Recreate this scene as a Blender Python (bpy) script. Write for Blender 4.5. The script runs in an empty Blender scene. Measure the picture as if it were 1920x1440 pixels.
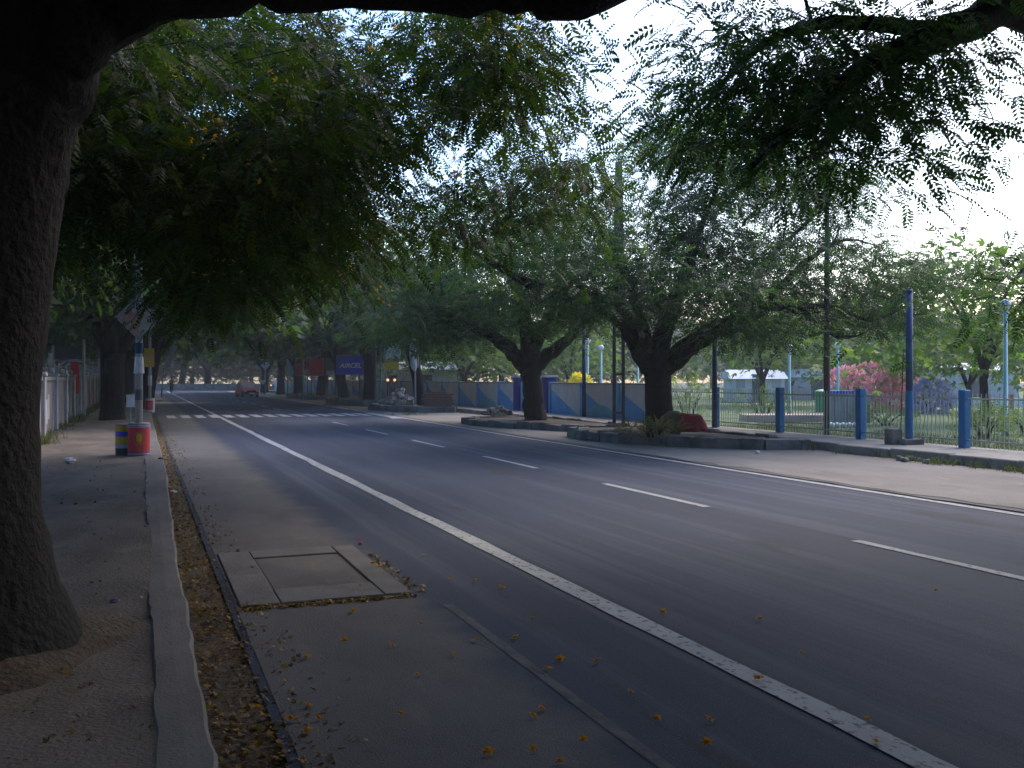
import bpy, math, random
import numpy as np
from mathutils import Vector

# ------------------------------------------------------------------ camera, sky, sun, exposure
SC = bpy.context.scene
COL = SC.collection
R = math.radians
F_PX, EYE, VPX, VPY = 1800.0, 1.55, 265.0, 710.0          # focal length and vanishing point in photo pixels
YAW = math.atan((960 - VPX) / F_PX)                       # road runs along +Y, camera turned right by YAW
SA, CA = math.sin(YAW), math.cos(YAW)

cam_d = bpy.data.cameras.new('camera')
cam = bpy.data.objects.new('camera', cam_d)
COL.objects.link(cam)
cam.location = (0, 0, EYE)
cam.rotation_euler = (R(90), 0, -YAW)
cam_d.sensor_width = 36
cam_d.lens = 36 * F_PX / 1920
cam_d.shift_y = -10 / 1920
cam_d.clip_start = 0.05
cam_d.clip_end = 3000
SC.camera = cam

SUN_EL, SUN_AZ = R(48), R(62)                             # azimuth from +Y towards +X
world = bpy.data.worlds.new('World')
SC.world = world
world.use_nodes = True
nt = world.node_tree
for n in list(nt.nodes):
    nt.nodes.remove(n)
sky = nt.nodes.new('ShaderNodeTexSky')
sky.sky_type = 'NISHITA'
sky.sun_disc = False
sky.sun_elevation = SUN_EL
sky.sun_rotation = SUN_AZ
sky.dust_density = 2.5
sky.air_density = 1.0
hs = nt.nodes.new('ShaderNodeHueSaturation')
hs.inputs['Saturation'].default_value = 1.5
bg = nt.nodes.new('ShaderNodeBackground')
bg.inputs['Strength'].default_value = 0.15
wo = nt.nodes.new('ShaderNodeOutputWorld')
nt.links.new(sky.outputs[0], hs.inputs['Color'])
nt.links.new(hs.outputs[0], bg.inputs['Color'])
nt.links.new(bg.outputs[0], wo.inputs['Surface'])

sun_d = bpy.data.lights.new('sun', 'SUN')
sun_d.energy = 0.55
sun_d.angle = R(30)
sun_d.color = (1.0, 0.97, 0.93)
sun = bpy.data.objects.new('sun', sun_d)
COL.objects.link(sun)
sun.rotation_euler = (R(90) - SUN_EL, 0, math.pi - SUN_AZ)

SC.view_settings.view_transform = 'Standard'
SC.view_settings.look = 'None'
SC.view_settings.exposure = 1.58
SC.view_settings.gamma = 1.0
SC.view_settings.use_curve_mapping = False
SC.cycles.max_bounces = 5
SC.cycles.diffuse_bounces = 2
SC.cycles.glossy_bounces = 2
SC.cycles.transmission_bounces = 3
SC.cycles.volume_bounces = 0
SC.cycles.use_denoising = True
SC.cycles.use_light_tree = False
SC.cycles.adaptive_threshold = 0.02
SC.cycles.sample_clamp_indirect = 6

rng = np.random.default_rng(7)
random.seed(7)

# ------------------------------------------------------------------ helpers
def P(x, y, d):
    """photo pixel + depth -> world point"""
    lat = (x - 960) / F_PX * d
    return np.array((d * SA + lat * CA, d * CA - lat * SA, EYE + (VPY - y) / F_PX * d))

def G(x, y, z=0.0):
    """photo pixel -> point on the horizontal plane z"""
    d = (EYE - z) * F_PX / (y - VPY)
    p = P(x, y, d)
    p[2] = z
    return p

def proj(p):
    p = np.atleast_2d(p)
    d = p[:, 0] * SA + p[:, 1] * CA
    lat = p[:, 0] * CA - p[:, 1] * SA
    dd = np.where(d > 0.3, d, 0.3)
    return 960 + lat / dd * F_PX, VPY - (p[:, 2] - EYE) / dd * F_PX, d

def on_line(x, X, z=0.0):
    """world point on the line X=const seen at photo column x"""
    b = YAW + math.atan((x - 960) / F_PX)
    return (X, X / math.tan(b), z)

def link(o, parent=None):
    COL.objects.link(o)
    if parent is not None:
        o.parent = parent
    return o

def tag(o, label=None, cat=None, group=None, kind=None):
    if label: o['label'] = label
    if cat: o['category'] = cat
    if group: o['group'] = group
    if kind: o['kind'] = kind
    return o

def empty(name, loc=(0, 0, 0), rz=0.0):
    o = bpy.data.objects.new(name, None)
    o.empty_display_size = 0.2
    o.location = loc
    o.rotation_euler = (0, 0, rz)
    return link(o)

class MB:
    def __init__(self):
        self.v, self.f = [], []
    def add(self, v, f):
        b = len(self.v)
        self.v += [tuple(map(float, p)) for p in v]
        self.f += [tuple(i + b for i in q) for q in f]
        return self
    def box(self, x0, x1, y0, y1, z0, z1, bev=0.0):
        if bev <= 0:
            v = [(x0, y0, z0), (x1, y0, z0), (x1, y1, z0), (x0, y1, z0), (x0, y0, z1), (x1, y0, z1), (x1, y1, z1), (x0, y1, z1)]
            return self.add(v, [(3, 2, 1, 0), (4, 5, 6, 7), (0, 1, 5, 4), (1, 2, 6, 5), (2, 3, 7, 6), (3, 0, 4, 7)])
        b = bev
        ring = lambda o, z: [(x0 + o, y0, z), (x1 - o, y0, z), (x1, y0 + o, z), (x1, y1 - o, z), (x1 - o, y1, z), (x0 + o, y1, z), (x0, y1 - o, z), (x0, y0 + o, z)]
        v = ring(b, z0) + ring(b, z1 - b)
        v += [(x0 + b, y0 + b, z1), (x1 - b, y0 + b, z1), (x1 - b, y1 - b, z1), (x0 + b, y1 - b, z1)]
        f = [(i, (i + 1) % 8, 8 + (i + 1) % 8, 8 + i) for i in range(8)]
        f += [(8, 9, 17, 16), (9, 10, 17), (10, 11, 18, 17), (11, 12, 18), (12, 13, 19, 18), (13, 14, 19), (14, 15, 16, 19), (15, 8, 16), (16, 17, 18, 19), tuple(range(7, -1, -1))]
        return self.add(v, f)
    def tube(self, pts, radii, n=8, cap=True, rough=0.0, seed=0):
        pts = np.asarray(pts, float)
        k = len(pts)
        radii = np.asarray(radii, float) if np.ndim(radii) else np.full(k, float(radii))
        t = np.gradient(pts, axis=0)
        t /= np.linalg.norm(t, axis=1)[:, None] + 1e-9
        u = np.cross(t[0], (0, 0, 1.0) if abs(t[0][2]) < .9 else (1.0, 0, 0))
        u /= np.linalg.norm(u)
        an = np.arange(n) * 2 * math.pi / n
        r2 = np.random.default_rng(seed)
        v = []
        for i in range(k):
            u = u - t[i] * np.dot(u, t[i])
            u /= np.linalg.norm(u) + 1e-9
            w = np.cross(t[i], u)
            rr = radii[i] * (1 + rough * r2.uniform(-1, 1, n)) if rough else np.full(n, radii[i])
            v.append(pts[i] + (np.cos(an) * rr)[:, None] * u + (np.sin(an) * rr)[:, None] * w)
        v = np.concatenate(v)
        f = [(i * n + j, i * n + (j + 1) % n, (i + 1) * n + (j + 1) % n, (i + 1) * n + j) for i in range(k - 1) for j in range(n)]
        if cap:
            f += [tuple(range(n - 1, -1, -1)), tuple((k - 1) * n + j for j in range(n))]
        return self.add(v, f)
    def cyl(self, x, y, z0, z1, r, n=16, r1=None):
        return self.tube([(x, y, z0), (x, y, z1)], [r, r if r1 is None else r1], n)
    def shell(self, x, y, z0, z1, r, a0, a1, n=12):
        v = []
        for i in range(n + 1):
            a = a0 + (a1 - a0) * i / n
            v += [(x + r * math.cos(a), y + r * math.sin(a), z0), (x + r * math.cos(a), y + r * math.sin(a), z1)]
        return self.add(v, [(2 * i, 2 * i + 2, 2 * i + 3, 2 * i + 1) for i in range(n)])
    def prism(self, poly, z0, z1):
        n = len(poly)
        v = [(x, y, z0) for x, y in poly] + [(x, y, z1) for x, y in poly]
        return self.add(v, [tuple(range(n - 1, -1, -1)), tuple(range(n, 2 * n))] + [(i, (i + 1) % n, n + (i + 1) % n, n + i) for i in range(n)])
    def ball(self, c, r, n=12, m=8, sz=1.0, jit=0.0):
        rr = random.Random(int(c[0] * 977 + c[1] * 131 + c[2] * 17))
        v = [(c[0], c[1], c[2] - r * sz)]
        for i in range(1, m):
            th = math.pi * i / m
            for j in range(n):
                ph = 2 * math.pi * j / n
                q = r * (1 + jit * rr.uniform(-1, 1))
                v.append((c[0] + q * math.sin(th) * math.cos(ph), c[1] + q * math.sin(th) * math.sin(ph), c[2] - q * sz * math.cos(th)))
        v.append((c[0], c[1], c[2] + r * sz))
        L = len(v) - 1
        f = [(0, 1 + (j + 1) % n, 1 + j) for j in range(n)]
        for i in range(m - 2):
            f += [(1 + i * n + j, 1 + i * n + (j + 1) % n, 1 + (i + 1) * n + (j + 1) % n, 1 + (i + 1) * n + j) for j in range(n)]
        f += [(1 + (m - 2) * n + j, 1 + (m - 2) * n + (j + 1) % n, L) for j in range(n)]
        return self.add(v, f)
    def build(self, name, mat, parent=None, smooth=False, kind=None):
        me = bpy.data.meshes.new(name)
        me.from_pydata(self.v, [], self.f)
        me.materials.append(mat)
        if smooth:
            me.polygons.foreach_set('use_smooth', [True] * len(me.polygons))
        me.update()
        o = bpy.data.objects.new(name, me)
        if kind: o['kind'] = kind
        return link(o, parent)

def mesh_np(name, v, f, mat, tone=None, smooth=False):
    """v (N,3), f (M,4) or (M,3) int arrays"""
    me = bpy.data.meshes.new(name)
    n, m, k = len(v), len(f), f.shape[1]
    me.vertices.add(n)
    me.vertices.foreach_set('co', np.ascontiguousarray(v, np.float32).ravel())
    me.loops.add(m * k)
    me.loops.foreach_set('vertex_index', np.ascontiguousarray(f, np.int32).ravel())
    me.polygons.add(m)
    me.polygons.foreach_set('loop_start', np.arange(0, m * k, k, dtype=np.int32))
    me.polygons.foreach_set('loop_total', np.full(m, k, np.int32))
    if smooth:
        me.polygons.foreach_set('use_smooth', np.ones(m, bool))
    if tone is not None:
        a = me.attributes.new('tone', 'FLOAT', 'FACE')
        a.data.foreach_set('value', np.ascontiguousarray(tone, np.float32))
    me.materials.append(mat)
    me.update(calc_edges=True)
    return me

def obj(name, me, parent=None, kind=None):
    o = bpy.data.objects.new(name, me)
    if kind: o['kind'] = kind
    return link(o, parent)

# ------------------------------------------------------------------ materials
def new_mat(name):
    m = bpy.data.materials.new(name)
    m.use_nodes = True
    t = m.node_tree
    return m, t, t.nodes['Principled BSDF']

def N(t, kind, **kw):
    n = t.nodes.new(kind)
    for k, v in kw.items():
        setattr(n, k, v)
    return n

def mat(name, c0, c1=None, scale=6.0, rough=0.7, bump=0.0, bscale=None, stretch=(1, 1, 1), metal=0.0, detail=6.0, spec=0.5, lo=0.3, hi=0.7, coord='Object'):
    m, t, b = new_mat(name)
    b.inputs['Roughness'].default_value = rough
    b.inputs['Metallic'].default_value = metal
    b.inputs['Specular IOR Level'].default_value = spec
    if c1 is None:
        c1 = tuple(x * 0.75 for x in c0)
    tc = N(t, 'ShaderNodeTexCoord')
    mp = N(t, 'ShaderNodeMapping')
    mp.inputs['Scale'].default_value = stretch
    t.links.new(tc.outputs[coord], mp.inputs[0])
    ns = N(t, 'ShaderNodeTexNoise')
    ns.inputs['Scale'].default_value = scale
    ns.inputs['Detail'].default_value = detail
    ns.inputs['Roughness'].default_value = 0.62
    t.links.new(mp.outputs[0], ns.inputs['Vector'])
    cr = N(t, 'ShaderNodeValToRGB')
    cr.color_ramp.elements[0].position = lo
    cr.color_ramp.elements[1].position = hi
    cr.color_ramp.elements[0].color = (*c0, 1)
    cr.color_ramp.elements[1].color = (*c1, 1)
    t.links.new(ns.outputs['Fac'], cr.inputs[0])
    t.links.new(cr.outputs[0], b.inputs['Base Color'])
    if bump:
        n2 = N(t, 'ShaderNodeTexNoise')
        n2.inputs['Scale'].default_value = bscale or scale * 4
        n2.inputs['Detail'].default_value = 8
        t.links.new(mp.outputs[0], n2.inputs['Vector'])
        bp = N(t, 'ShaderNodeBump')
        bp.inputs['Strength'].default_value = bump
        bp.inputs['Distance'].default_value = 0.02
        t.links.new(n2.outputs['Fac'], bp.inputs['Height'])
        t.links.new(bp.outputs[0], b.inputs['Normal'])
    return m

def multi_mat(name, base, layers, rough=0.85, bump=0.4, bscale=60, spec=0.3, bdist=0.01, fade=None):
    """layers: (colour, noise scale, lo, hi, stretch) mixed over the base one after another"""
    m, t, b = new_mat(name)
    b.inputs['Roughness'].default_value = rough
    b.inputs['Specular IOR Level'].default_value = spec
    tc = N(t, 'ShaderNodeTexCoord')
    col = None
    for i, (c, s, lo, hi, st) in enumerate(layers):
        mp = N(t, 'ShaderNodeMapping')
        mp.inputs['Scale'].default_value = st
        mp.inputs['Location'].default_value = (i * 3.7, i * 1.3, 0)
        t.links.new(tc.outputs['Object'], mp.inputs[0])
        ns = N(t, 'ShaderNodeTexNoise')
        ns.inputs['Scale'].default_value = s
        ns.inputs['Detail'].default_value = 7
        ns.inputs['Roughness'].default_value = 0.65
        t.links.new(mp.outputs[0], ns.inputs['Vector'])
        mr = N(t, 'ShaderNodeMapRange')
        mr.inputs['From Min'].default_value = lo
        mr.inputs['From Max'].default_value = hi
        t.links.new(ns.outputs['Fac'], mr.inputs['Value'])
        mx = N(t, 'ShaderNodeMix', data_type='RGBA')
        t.links.new(mr.outputs[0], mx.inputs['Factor'])
        if col is None:
            mx.inputs['A'].default_value = (*base, 1)
        else:
            t.links.new(col, mx.inputs['A'])
        mx.inputs['B'].default_value = (*c, 1)
        col = mx.outputs['Result']
    if fade:                                      # dust thinning out towards another surface along x
        x0, x1, fc = fade
        sx = N(t, 'ShaderNodeSeparateXYZ')
        t.links.new(tc.outputs['Object'], sx.inputs[0])
        nf = N(t, 'ShaderNodeTexNoise')
        nf.inputs['Scale'].default_value = 2.2
        nf.inputs['Detail'].default_value = 8
        t.links.new(tc.outputs['Object'], nf.inputs['Vector'])
        ad = N(t, 'ShaderNodeMath', operation='MULTIPLY_ADD')
        ad.inputs[1].default_value = .55
        t.links.new(nf.outputs['Fac'], ad.inputs[0])
        t.links.new(sx.outputs['X'], ad.inputs[2])
        mr = N(t, 'ShaderNodeMapRange', interpolation_type='SMOOTHSTEP')
        mr.inputs['From Min'].default_value = x0 + .27
        mr.inputs['From Max'].default_value = x1 + .27
        t.links.new(ad.outputs[0], mr.inputs['Value'])
        mx = N(t, 'ShaderNodeMix', data_type='RGBA')
        t.links.new(mr.outputs[0], mx.inputs['Factor'])
        t.links.new(col, mx.inputs['A'])
        mx.inputs['B'].default_value = (*fc, 1)
        col = mx.outputs['Result']
    t.links.new(col, b.inputs['Base Color'])
    n2 = N(t, 'ShaderNodeTexNoise')
    n2.inputs['Scale'].default_value = bscale
    n2.inputs['Detail'].default_value = 6
    t.links.new(tc.outputs['Object'], n2.inputs['Vector'])
    bp = N(t, 'ShaderNodeBump')
    bp.inputs['Strength'].default_value = bump
    bp.inputs['Distance'].default_value = bdist
    t.links.new(n2.outputs['Fac'], bp.inputs['Height'])
    t.links.new(bp.outputs[0], b.inputs['Normal'])
    return m

def leaf_mat(name, cols, trans=0.35, glow=(1.9, 2.1, 0.9)):
    m, t, b = new_mat(name)
    at = N(t, 'ShaderNodeAttribute', attribute_name='tone')
    cr = N(t, 'ShaderNodeValToRGB')
    el = cr.color_ramp.elements
    while len(el) < len(cols):
        el.new(0.5)
    for i, c in enumerate(cols):
        el[i].position = i / (len(cols) - 1)
        el[i].color = (*c, 1)
    t.links.new(at.outputs['Fac'], cr.inputs[0])
    t.links.new(cr.outputs[0], b.inputs['Base Color'])
    b.inputs['Roughness'].default_value = 0.6
    b.inputs['Specular IOR Level'].default_value = 0.25
    tr = N(t, 'ShaderNodeBsdfTranslucent')
    g = N(t, 'ShaderNodeMix', data_type='RGBA', blend_type='MULTIPLY')
    g.inputs['Factor'].default_value = 1.0
    t.links.new(cr.outputs[0], g.inputs['A'])
    g.inputs['B'].default_value = (*glow, 1)
    t.links.new(g.outputs['Result'], tr.inputs['Color'])
    mx = N(t, 'ShaderNodeMixShader')
    mx.inputs[0].default_value = trans
    out = t.nodes['Material Output']
    t.links.new(b.outputs[0], mx.inputs[1])
    t.links.new(tr.outputs[0], mx.inputs[2])
    t.links.new(mx.outputs[0], out.inputs['Surface'])
    return m

def plain(name, c, rough=0.5, metal=0.0, emit=None):
    m, t, b = new_mat(name)
    b.inputs['Base Color'].default_value = (*c, 1)
    b.inputs['Roughness'].default_value = rough
    b.inputs['Metallic'].default_value = metal
    if emit:
        b.inputs['Emission Color'].default_value = (*c, 1)
        b.inputs['Emission Strength'].default_value = emit
    return m

M = {}
M['asphalt'] = multi_mat('asphalt', (0.038, 0.048, 0.080), [((0.023, 0.030, 0.053), 0.55, .42, .60, (1, .08, 1)), ((0.066, 0.077, 0.110), 1.4, .50, .62, (1, .015, 1)), ((0.028, 0.032, 0.044), .9, .60, .66, (1, .3, 1)), ((0.12, 0.128, 0.15), 90, .57, .68, (1, 1, 1)), ((0.054, 0.061, 0.079), 1.1, .55, .8, (1, .25, 1)), ((0.026, 0.028, 0.035), 7, .62, .75, (1, .6, 1))], rough=0.75, bump=0.5, bscale=140, spec=0.16)
M['shoulder'] = multi_mat('dusty_asphalt', (0.125, 0.118, 0.116), [((0.075, 0.072, 0.07), 1.2, .4, .65, (1, .5, 1)), ((0.16, 0.14, 0.115), 3.0, .55, .75, (1, .4, 1)), ((0.16, 0.15, 0.14), 90, .6, .75, (1, 1, 1))], rough=0.85, bump=0.6, bscale=110)
M['shoulder_l'] = multi_mat('dusty_shoulder', (0.125, 0.118, 0.118), [((0.092, 0.087, 0.088), 1.2, .4, .65, (1, .5, 1)), ((0.16, 0.142, 0.125), 3.0, .58, .78, (1, .4, 1)), ((0.17, 0.16, 0.155), 90, .6, .75, (1, 1, 1)), ((0.07, 0.066, 0.066), 8, .63, .72, (1, .8, 1))], rough=0.8, bump=0.6, bscale=110, spec=.2, fade=(1.62, 2.0, (0.038, 0.047, 0.076)))
M['marking'] = multi_mat('worn_white_paint', (0.36, 0.37, 0.38), [((0.25, 0.26, 0.27), 3, .4, .7, (1, .4, 1)), ((0.09, 0.095, 0.105), 22, .545, .62, (1, .7, 1))], rough=0.7, bump=0.3, bscale=120)
M['stripe'] = multi_mat('crossing_paint', (0.4, 0.41, 0.43), [((0.22, 0.23, 0.25), 5, .5, .7, (1, .4, 1))], rough=0.7)
M['faint'] = multi_mat('faded_white_paint', (0.085, 0.086, 0.092), [((0.05, 0.053, 0.062), 9, .42, .58, (1, .5, 1))], rough=0.8)
M['dirt'] = multi_mat('sandy_dirt', (0.228, 0.207, 0.19), [((0.17, 0.15, 0.132), .7, .42, .65, (1, .5, 1)), ((0.28, 0.25, 0.22), 2.5, .55, .75, (1, .5, 1)), ((0.15, 0.12, 0.09), 9, .62, .74, (1, 1, 1))], rough=0.95, bump=0.7, bscale=40, bdist=0.02)
M['pavement'] = multi_mat('dusty_pavement', (0.145, 0.124, 0.108), [((0.09, 0.077, 0.067), .9, .42, .62, (1, .6, 1)), ((0.19, 0.165, 0.145), 2.2, .55, .75, (1, .5, 1)), ((0.07, 0.055, 0.045), 6, .62, .72, (1, .7, 1)), ((0.10, 0.085, 0.07), 30, .6, .7, (1, 1, 1))], rough=0.95, bump=0.8, bscale=45, bdist=0.02)
M['kerb'] = multi_mat('kerb_concrete', (0.165, 0.155, 0.15), [((0.11, 0.10, 0.095), 1.5, .42, .65, (1, .4, 1)), ((0.09, 0.08, 0.07), 8, .6, .72, (1, 1, 1))], rough=0.9, bump=0.6, bscale=60)
M['concrete'] = multi_mat('rough_concrete', (0.30, 0.28, 0.25), [((0.2, 0.18, 0.16), 1.5, .42, .65, (1, 1, 1)), ((0.10, 0.09, 0.08), 5, .58, .72, (1, 1, 2))], rough=0.9, bump=0.6, bscale=40)
M['slab'] = multi_mat('slab_concrete', (0.15, 0.142, 0.142), [((0.10, 0.094, 0.09), 1.5, .42, .65, (1, 1, 1)), ((0.2, 0.185, 0.17), 5, .58, .72, (1, 1, 1))], rough=0.9, bump=0.6, bscale=60)
M['stone'] = multi_mat('dark_edge_stone', (0.21, 0.195, 0.185), [((0.11, 0.10, 0.092), 2, .42, .62, (1, 1, 1)), ((0.2, 0.18, 0.16), 7, .58, .72, (1, 1, 1))], rough=0.95, bump=0.9, bscale=20, bdist=0.03)
M['soil'] = multi_mat('dark_soil', (0.11, 0.085, 0.06), [((0.06, 0.045, 0.035), 3, .4, .6, (1, 1, 1)), ((0.2, 0.15, 0.08), 14, .6, .72, (1, 1, 1))], rough=0.95, bump=0.9, bscale=30, bdist=0.03)
M['ground'] = multi_mat('ground_earth', (0.075, 0.075, 0.045), [((0.05, 0.058, 0.03), .2, .42, .62, (1, 1, 1)), ((0.11, 0.10, 0.07), 2, .55, .75, (1, 1, 1))], rough=0.95, bump=0.6, bscale=10, bdist=0.03)
M['lawn'] = multi_mat('lawn_green', (0.13, 0.19, 0.075), [((0.2, 0.225, 0.11), .6, .42, .62, (1, 1, 1)), ((0.2, 0.18, 0.1), .35, .6, .75, (1, 1, 1)), ((0.05, 0.085, 0.025), 12, .5, .7, (1, 1, 1))], rough=0.95, bump=0.9, bscale=70, bdist=0.03)
M['bark'] = multi_mat('bark', (0.021, 0.017, 0.0155), [((0.010, 0.0085, 0.008), 5, .4, .6, (1, 1, .22)), ((0.036, 0.031, 0.028), 12, .58, .75, (1, 1, .3))], rough=0.95, bump=1.0, bscale=18, bdist=0.04)
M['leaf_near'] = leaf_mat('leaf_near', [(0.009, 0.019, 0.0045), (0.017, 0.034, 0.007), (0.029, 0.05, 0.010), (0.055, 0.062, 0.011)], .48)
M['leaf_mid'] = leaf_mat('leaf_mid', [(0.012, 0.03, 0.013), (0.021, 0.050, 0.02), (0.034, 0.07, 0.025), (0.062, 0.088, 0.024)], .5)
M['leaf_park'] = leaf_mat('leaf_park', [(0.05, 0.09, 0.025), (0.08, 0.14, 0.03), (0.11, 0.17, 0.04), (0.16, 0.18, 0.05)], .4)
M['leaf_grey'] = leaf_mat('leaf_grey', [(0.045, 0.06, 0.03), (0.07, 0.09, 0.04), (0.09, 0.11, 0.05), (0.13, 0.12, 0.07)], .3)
M['leaf_dry'] = leaf_mat('leaf_dry', [(0.10, 0.10, 0.03), (0.16, 0.14, 0.04), (0.24, 0.19, 0.06), (0.2, 0.1, 0.05)], .25)
M['litter'] = leaf_mat('fallen_petals', [(0.07, 0.04, 0.02), (0.14, 0.08, 0.02), (0.26, 0.15, 0.02), (0.38, 0.24, 0.025)], .15)
M['blossom'] = leaf_mat('yellow_blossom', [(0.45, 0.2, 0.01), (0.6, 0.32, 0.012), (0.65, 0.4, 0.02)], .35)
M['yellow_bloom'] = leaf_mat('pale_yellow_blossom', [(0.6, 0.42, 0.03), (0.7, 0.55, 0.06), (0.72, 0.6, 0.12)], .3)
M['pink'] = leaf_mat('pink_blossom', [(0.7, 0.24, 0.3), (0.8, 0.38, 0.44), (0.78, 0.34, 0.46)], .4, (1.15, 1.15, 1.15))
M['magenta'] = leaf_mat('magenta_blossom', [(0.6, 0.16, 0.4), (0.7, 0.28, 0.52), (0.65, 0.2, 0.4)], .4, (1.15, 1.15, 1.15))
M['lavender'] = leaf_mat('lavender_blossom', [(0.3, 0.3, 0.55), (0.45, 0.42, 0.7), (0.55, 0.55, 0.75)], .4, (1.15, 1.15, 1.15))

# ------------------------------------------------------------------ setting: ground, road, pavements
def sheet(name, xs_left, xs_right, ys, z, m, parent=None, kind='structure'):
    """strip whose left and right edges follow the given x lists along ys"""
    nx = 3
    v, f = [], []
    for a, b, y in zip(xs_left, xs_right, ys):
        for i in range(nx + 1):
            v.append((a + (b - a) * i / nx, y, z))
    for j in range(len(ys) - 1):
        for i in range(nx):
            q = j * (nx + 1) + i
            f.append((q, q + 1, q + nx + 2, q + nx + 1))
    mb = MB().add(v, f)
    o = mb.build(name, m, parent)
    if parent is None and kind: o['kind'] = kind
    return o

def wob(ys, base, amp, step=1.3, seed=0):
    r = np.random.default_rng(seed)
    k = np.arange(min(ys) - 2, max(ys) + 4, step)
    return np.interp(ys, k, base + amp * r.normal(size=len(k)))

ground = MB().add([(-320, -320, -.06), (320, -320, -.06), (320, 320, -.06), (-320, 320, -.06)], [(0, 1, 2, 3)]).build('ground', M['ground'])
tag(ground, 'bare earth ground reaching to the horizon', 'ground', kind='structure')

ROAD_END = 150.0
ys = np.arange(-25, ROAD_END, 1.5)
road = sheet('road', np.full(len(ys), .55), np.full(len(ys), 9.75) + np.clip((ys - 25) * .02, 0, 1.0), ys, 0.0, M['asphalt'])
tag(road, 'dark asphalt road with white lane markings', 'road')
cross_road = MB().add([(-90, ROAD_END - 24, -.006), (70, ROAD_END - 24, -.006), (70, ROAD_END - 13, -.006), (-90, ROAD_END - 13, -.006)], [(0, 1, 2, 3)]).build('side_road', M['asphalt'])
tag(cross_road, 'far road crossing at the end of the avenue', 'road', kind='structure')

yn = np.arange(-12, 110, .35)
shoulder = sheet('road_shoulder', np.full(len(yn), .60), np.full(len(yn), 2.15), yn, 0.003, M['shoulder_l'])
tag(shoulder, 'dusty grey shoulder between the leaf-filled gutter and the dark lane', 'road shoulder')

def strip(name, x0, x1, y0, y1, z, m, parent, wear=0.0):
    n = max(2, int((y1 - y0) / .5))
    yy = np.linspace(y0, y1, n)
    return sheet(name, wob(yy, x0, wear, .6, int(y0 * 7) % 97), wob(yy, x1, wear, .6, int(y0 * 5) % 89 + 1), yy, z, m, parent)

strip('edge_line', 2.87, 3.03, -4, 126, .006, M['marking'], road, .012)
yy = np.arange(-4, 124, .7)
xr = 9.32 + np.clip((yy - 24) * .021, 0, 1.1)
sheet('edge_line', xr - .07, xr + .07, yy, .006, M['marking'], road)
for y0 in (-6.0, -.7, 4.62, 9.95, 15.3, 20.75, 26.05, 31.5, 48, 53.4, 58.8, 64.2, 69.6, 75, 80.4, 85.8, 91.2, 96.6):
    strip('lane_dash', 6.31, 6.42, y0, y0 + 2.75, .006, M['marking'], road, .004)
for i in range(16):
    x = .95 + i * .555
    strip('crossing_stripe', x, x + .34, 39.6, 42.5, .010, M['stripe'], road, .01)
strip('worn_paint_patch', 9.15, 9.9, 36.3, 39.5, .0085, M['marking'], road, .08)
strip('old_edge_line', 1.915, 1.985, 2.2, 6.3, .0055, M['faint'], road, .006)

gutter = sheet('gutter', np.full(len(yn), .2), np.full(len(yn), .64), yn, -.014, M['soil'])
tag(gutter, 'narrow gutter filled with fallen yellow petals along the kerb', 'gutter')

def kerb_mesh():
    r = np.random.default_rng(3)
    yk = np.arange(-12, 120, .16)
    n = len(yk)
    sm = lambda a, k: np.convolve(a, np.ones(k) / k, 'same') * math.sqrt(k)
    dx0, dx1, dz = sm(r.normal(size=n), 9) * .008 + r.normal(size=n) * .004, sm(r.normal(size=n), 7) * .007 + r.normal(size=n) * .005, sm(r.normal(size=n), 9) * .006 + r.normal(size=n) * .004
    drift = np.clip((yk - 8) * .012, 0, .1)
    prof = np.stack([np.stack([.03 + dx0, yk, np.full(n, .06)], 1), np.stack([.055 + dx0, yk, .121 + dz * .4], 1), np.stack([.16 + dx1 * .4 + drift * .5, yk, .125 + dz * .4], 1),
                     np.stack([.252 + dx1 * .8 + drift, yk, .122 + dz * .6], 1), np.stack([.268 + dx1 * .8 + drift, yk, .104 + dz * .6], 1), np.stack([.274 + dx1 * .6 + drift, yk, np.full(n, -.06)], 1)], 1)
    v = prof.reshape(-1, 3)
    f = [(j * 6 + i, (j + 1) * 6 + i, (j + 1) * 6 + i + 1, j * 6 + i + 1) for j in range(n - 1) for i in range(5)]
    return MB().add(v, [q[::-1] for q in f])
kb = kerb_mesh().build('kerb', M['kerb'])
tag(kb, 'worn pale concrete kerb of the left pavement', 'kerb', kind='structure')

def relief_sheet(name, x0, x1, y0, y1, z, nx, ny, amp, m, seed):
    r = np.random.default_rng(seed)
    gx, gy = np.meshgrid(np.linspace(x0, x1, nx), np.linspace(y0, y1, ny))
    n1 = r.normal(size=gx.shape)
    for _ in range(3):
        n1 = (n1 + np.roll(n1, 1, 0) + np.roll(n1, 1, 1) + np.roll(n1, -1, 0) + np.roll(n1, -1, 1)) / 5
    n1 /= n1.std()
    zz = z + amp * n1
    v = np.stack([gx.ravel(), gy.ravel(), zz.ravel()], 1)
    i = np.arange((nx) * (ny)).reshape(ny, nx)
    f = np.stack([i[:-1, :-1].ravel(), i[:-1, 1:].ravel(), i[1:, 1:].ravel(), i[1:, :-1].ravel()], 1)
    return obj(name, mesh_np(name, v, f, m, smooth=True))
pv = relief_sheet('pavement', -2.25, .085, -12, 120, .108, 18, 620, .008, M['pavement'], 5)
tag(pv, 'uneven dusty left pavement strewn with dirt', 'pavement', kind='structure')

vg = relief_sheet('dirt_verge', 9.62, 13.75, -15, 122, .006, 22, 400, .003, M['dirt'], 9)
tag(vg, 'sandy dirt verge between road and right footpath', 'verge', kind='structure')
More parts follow.
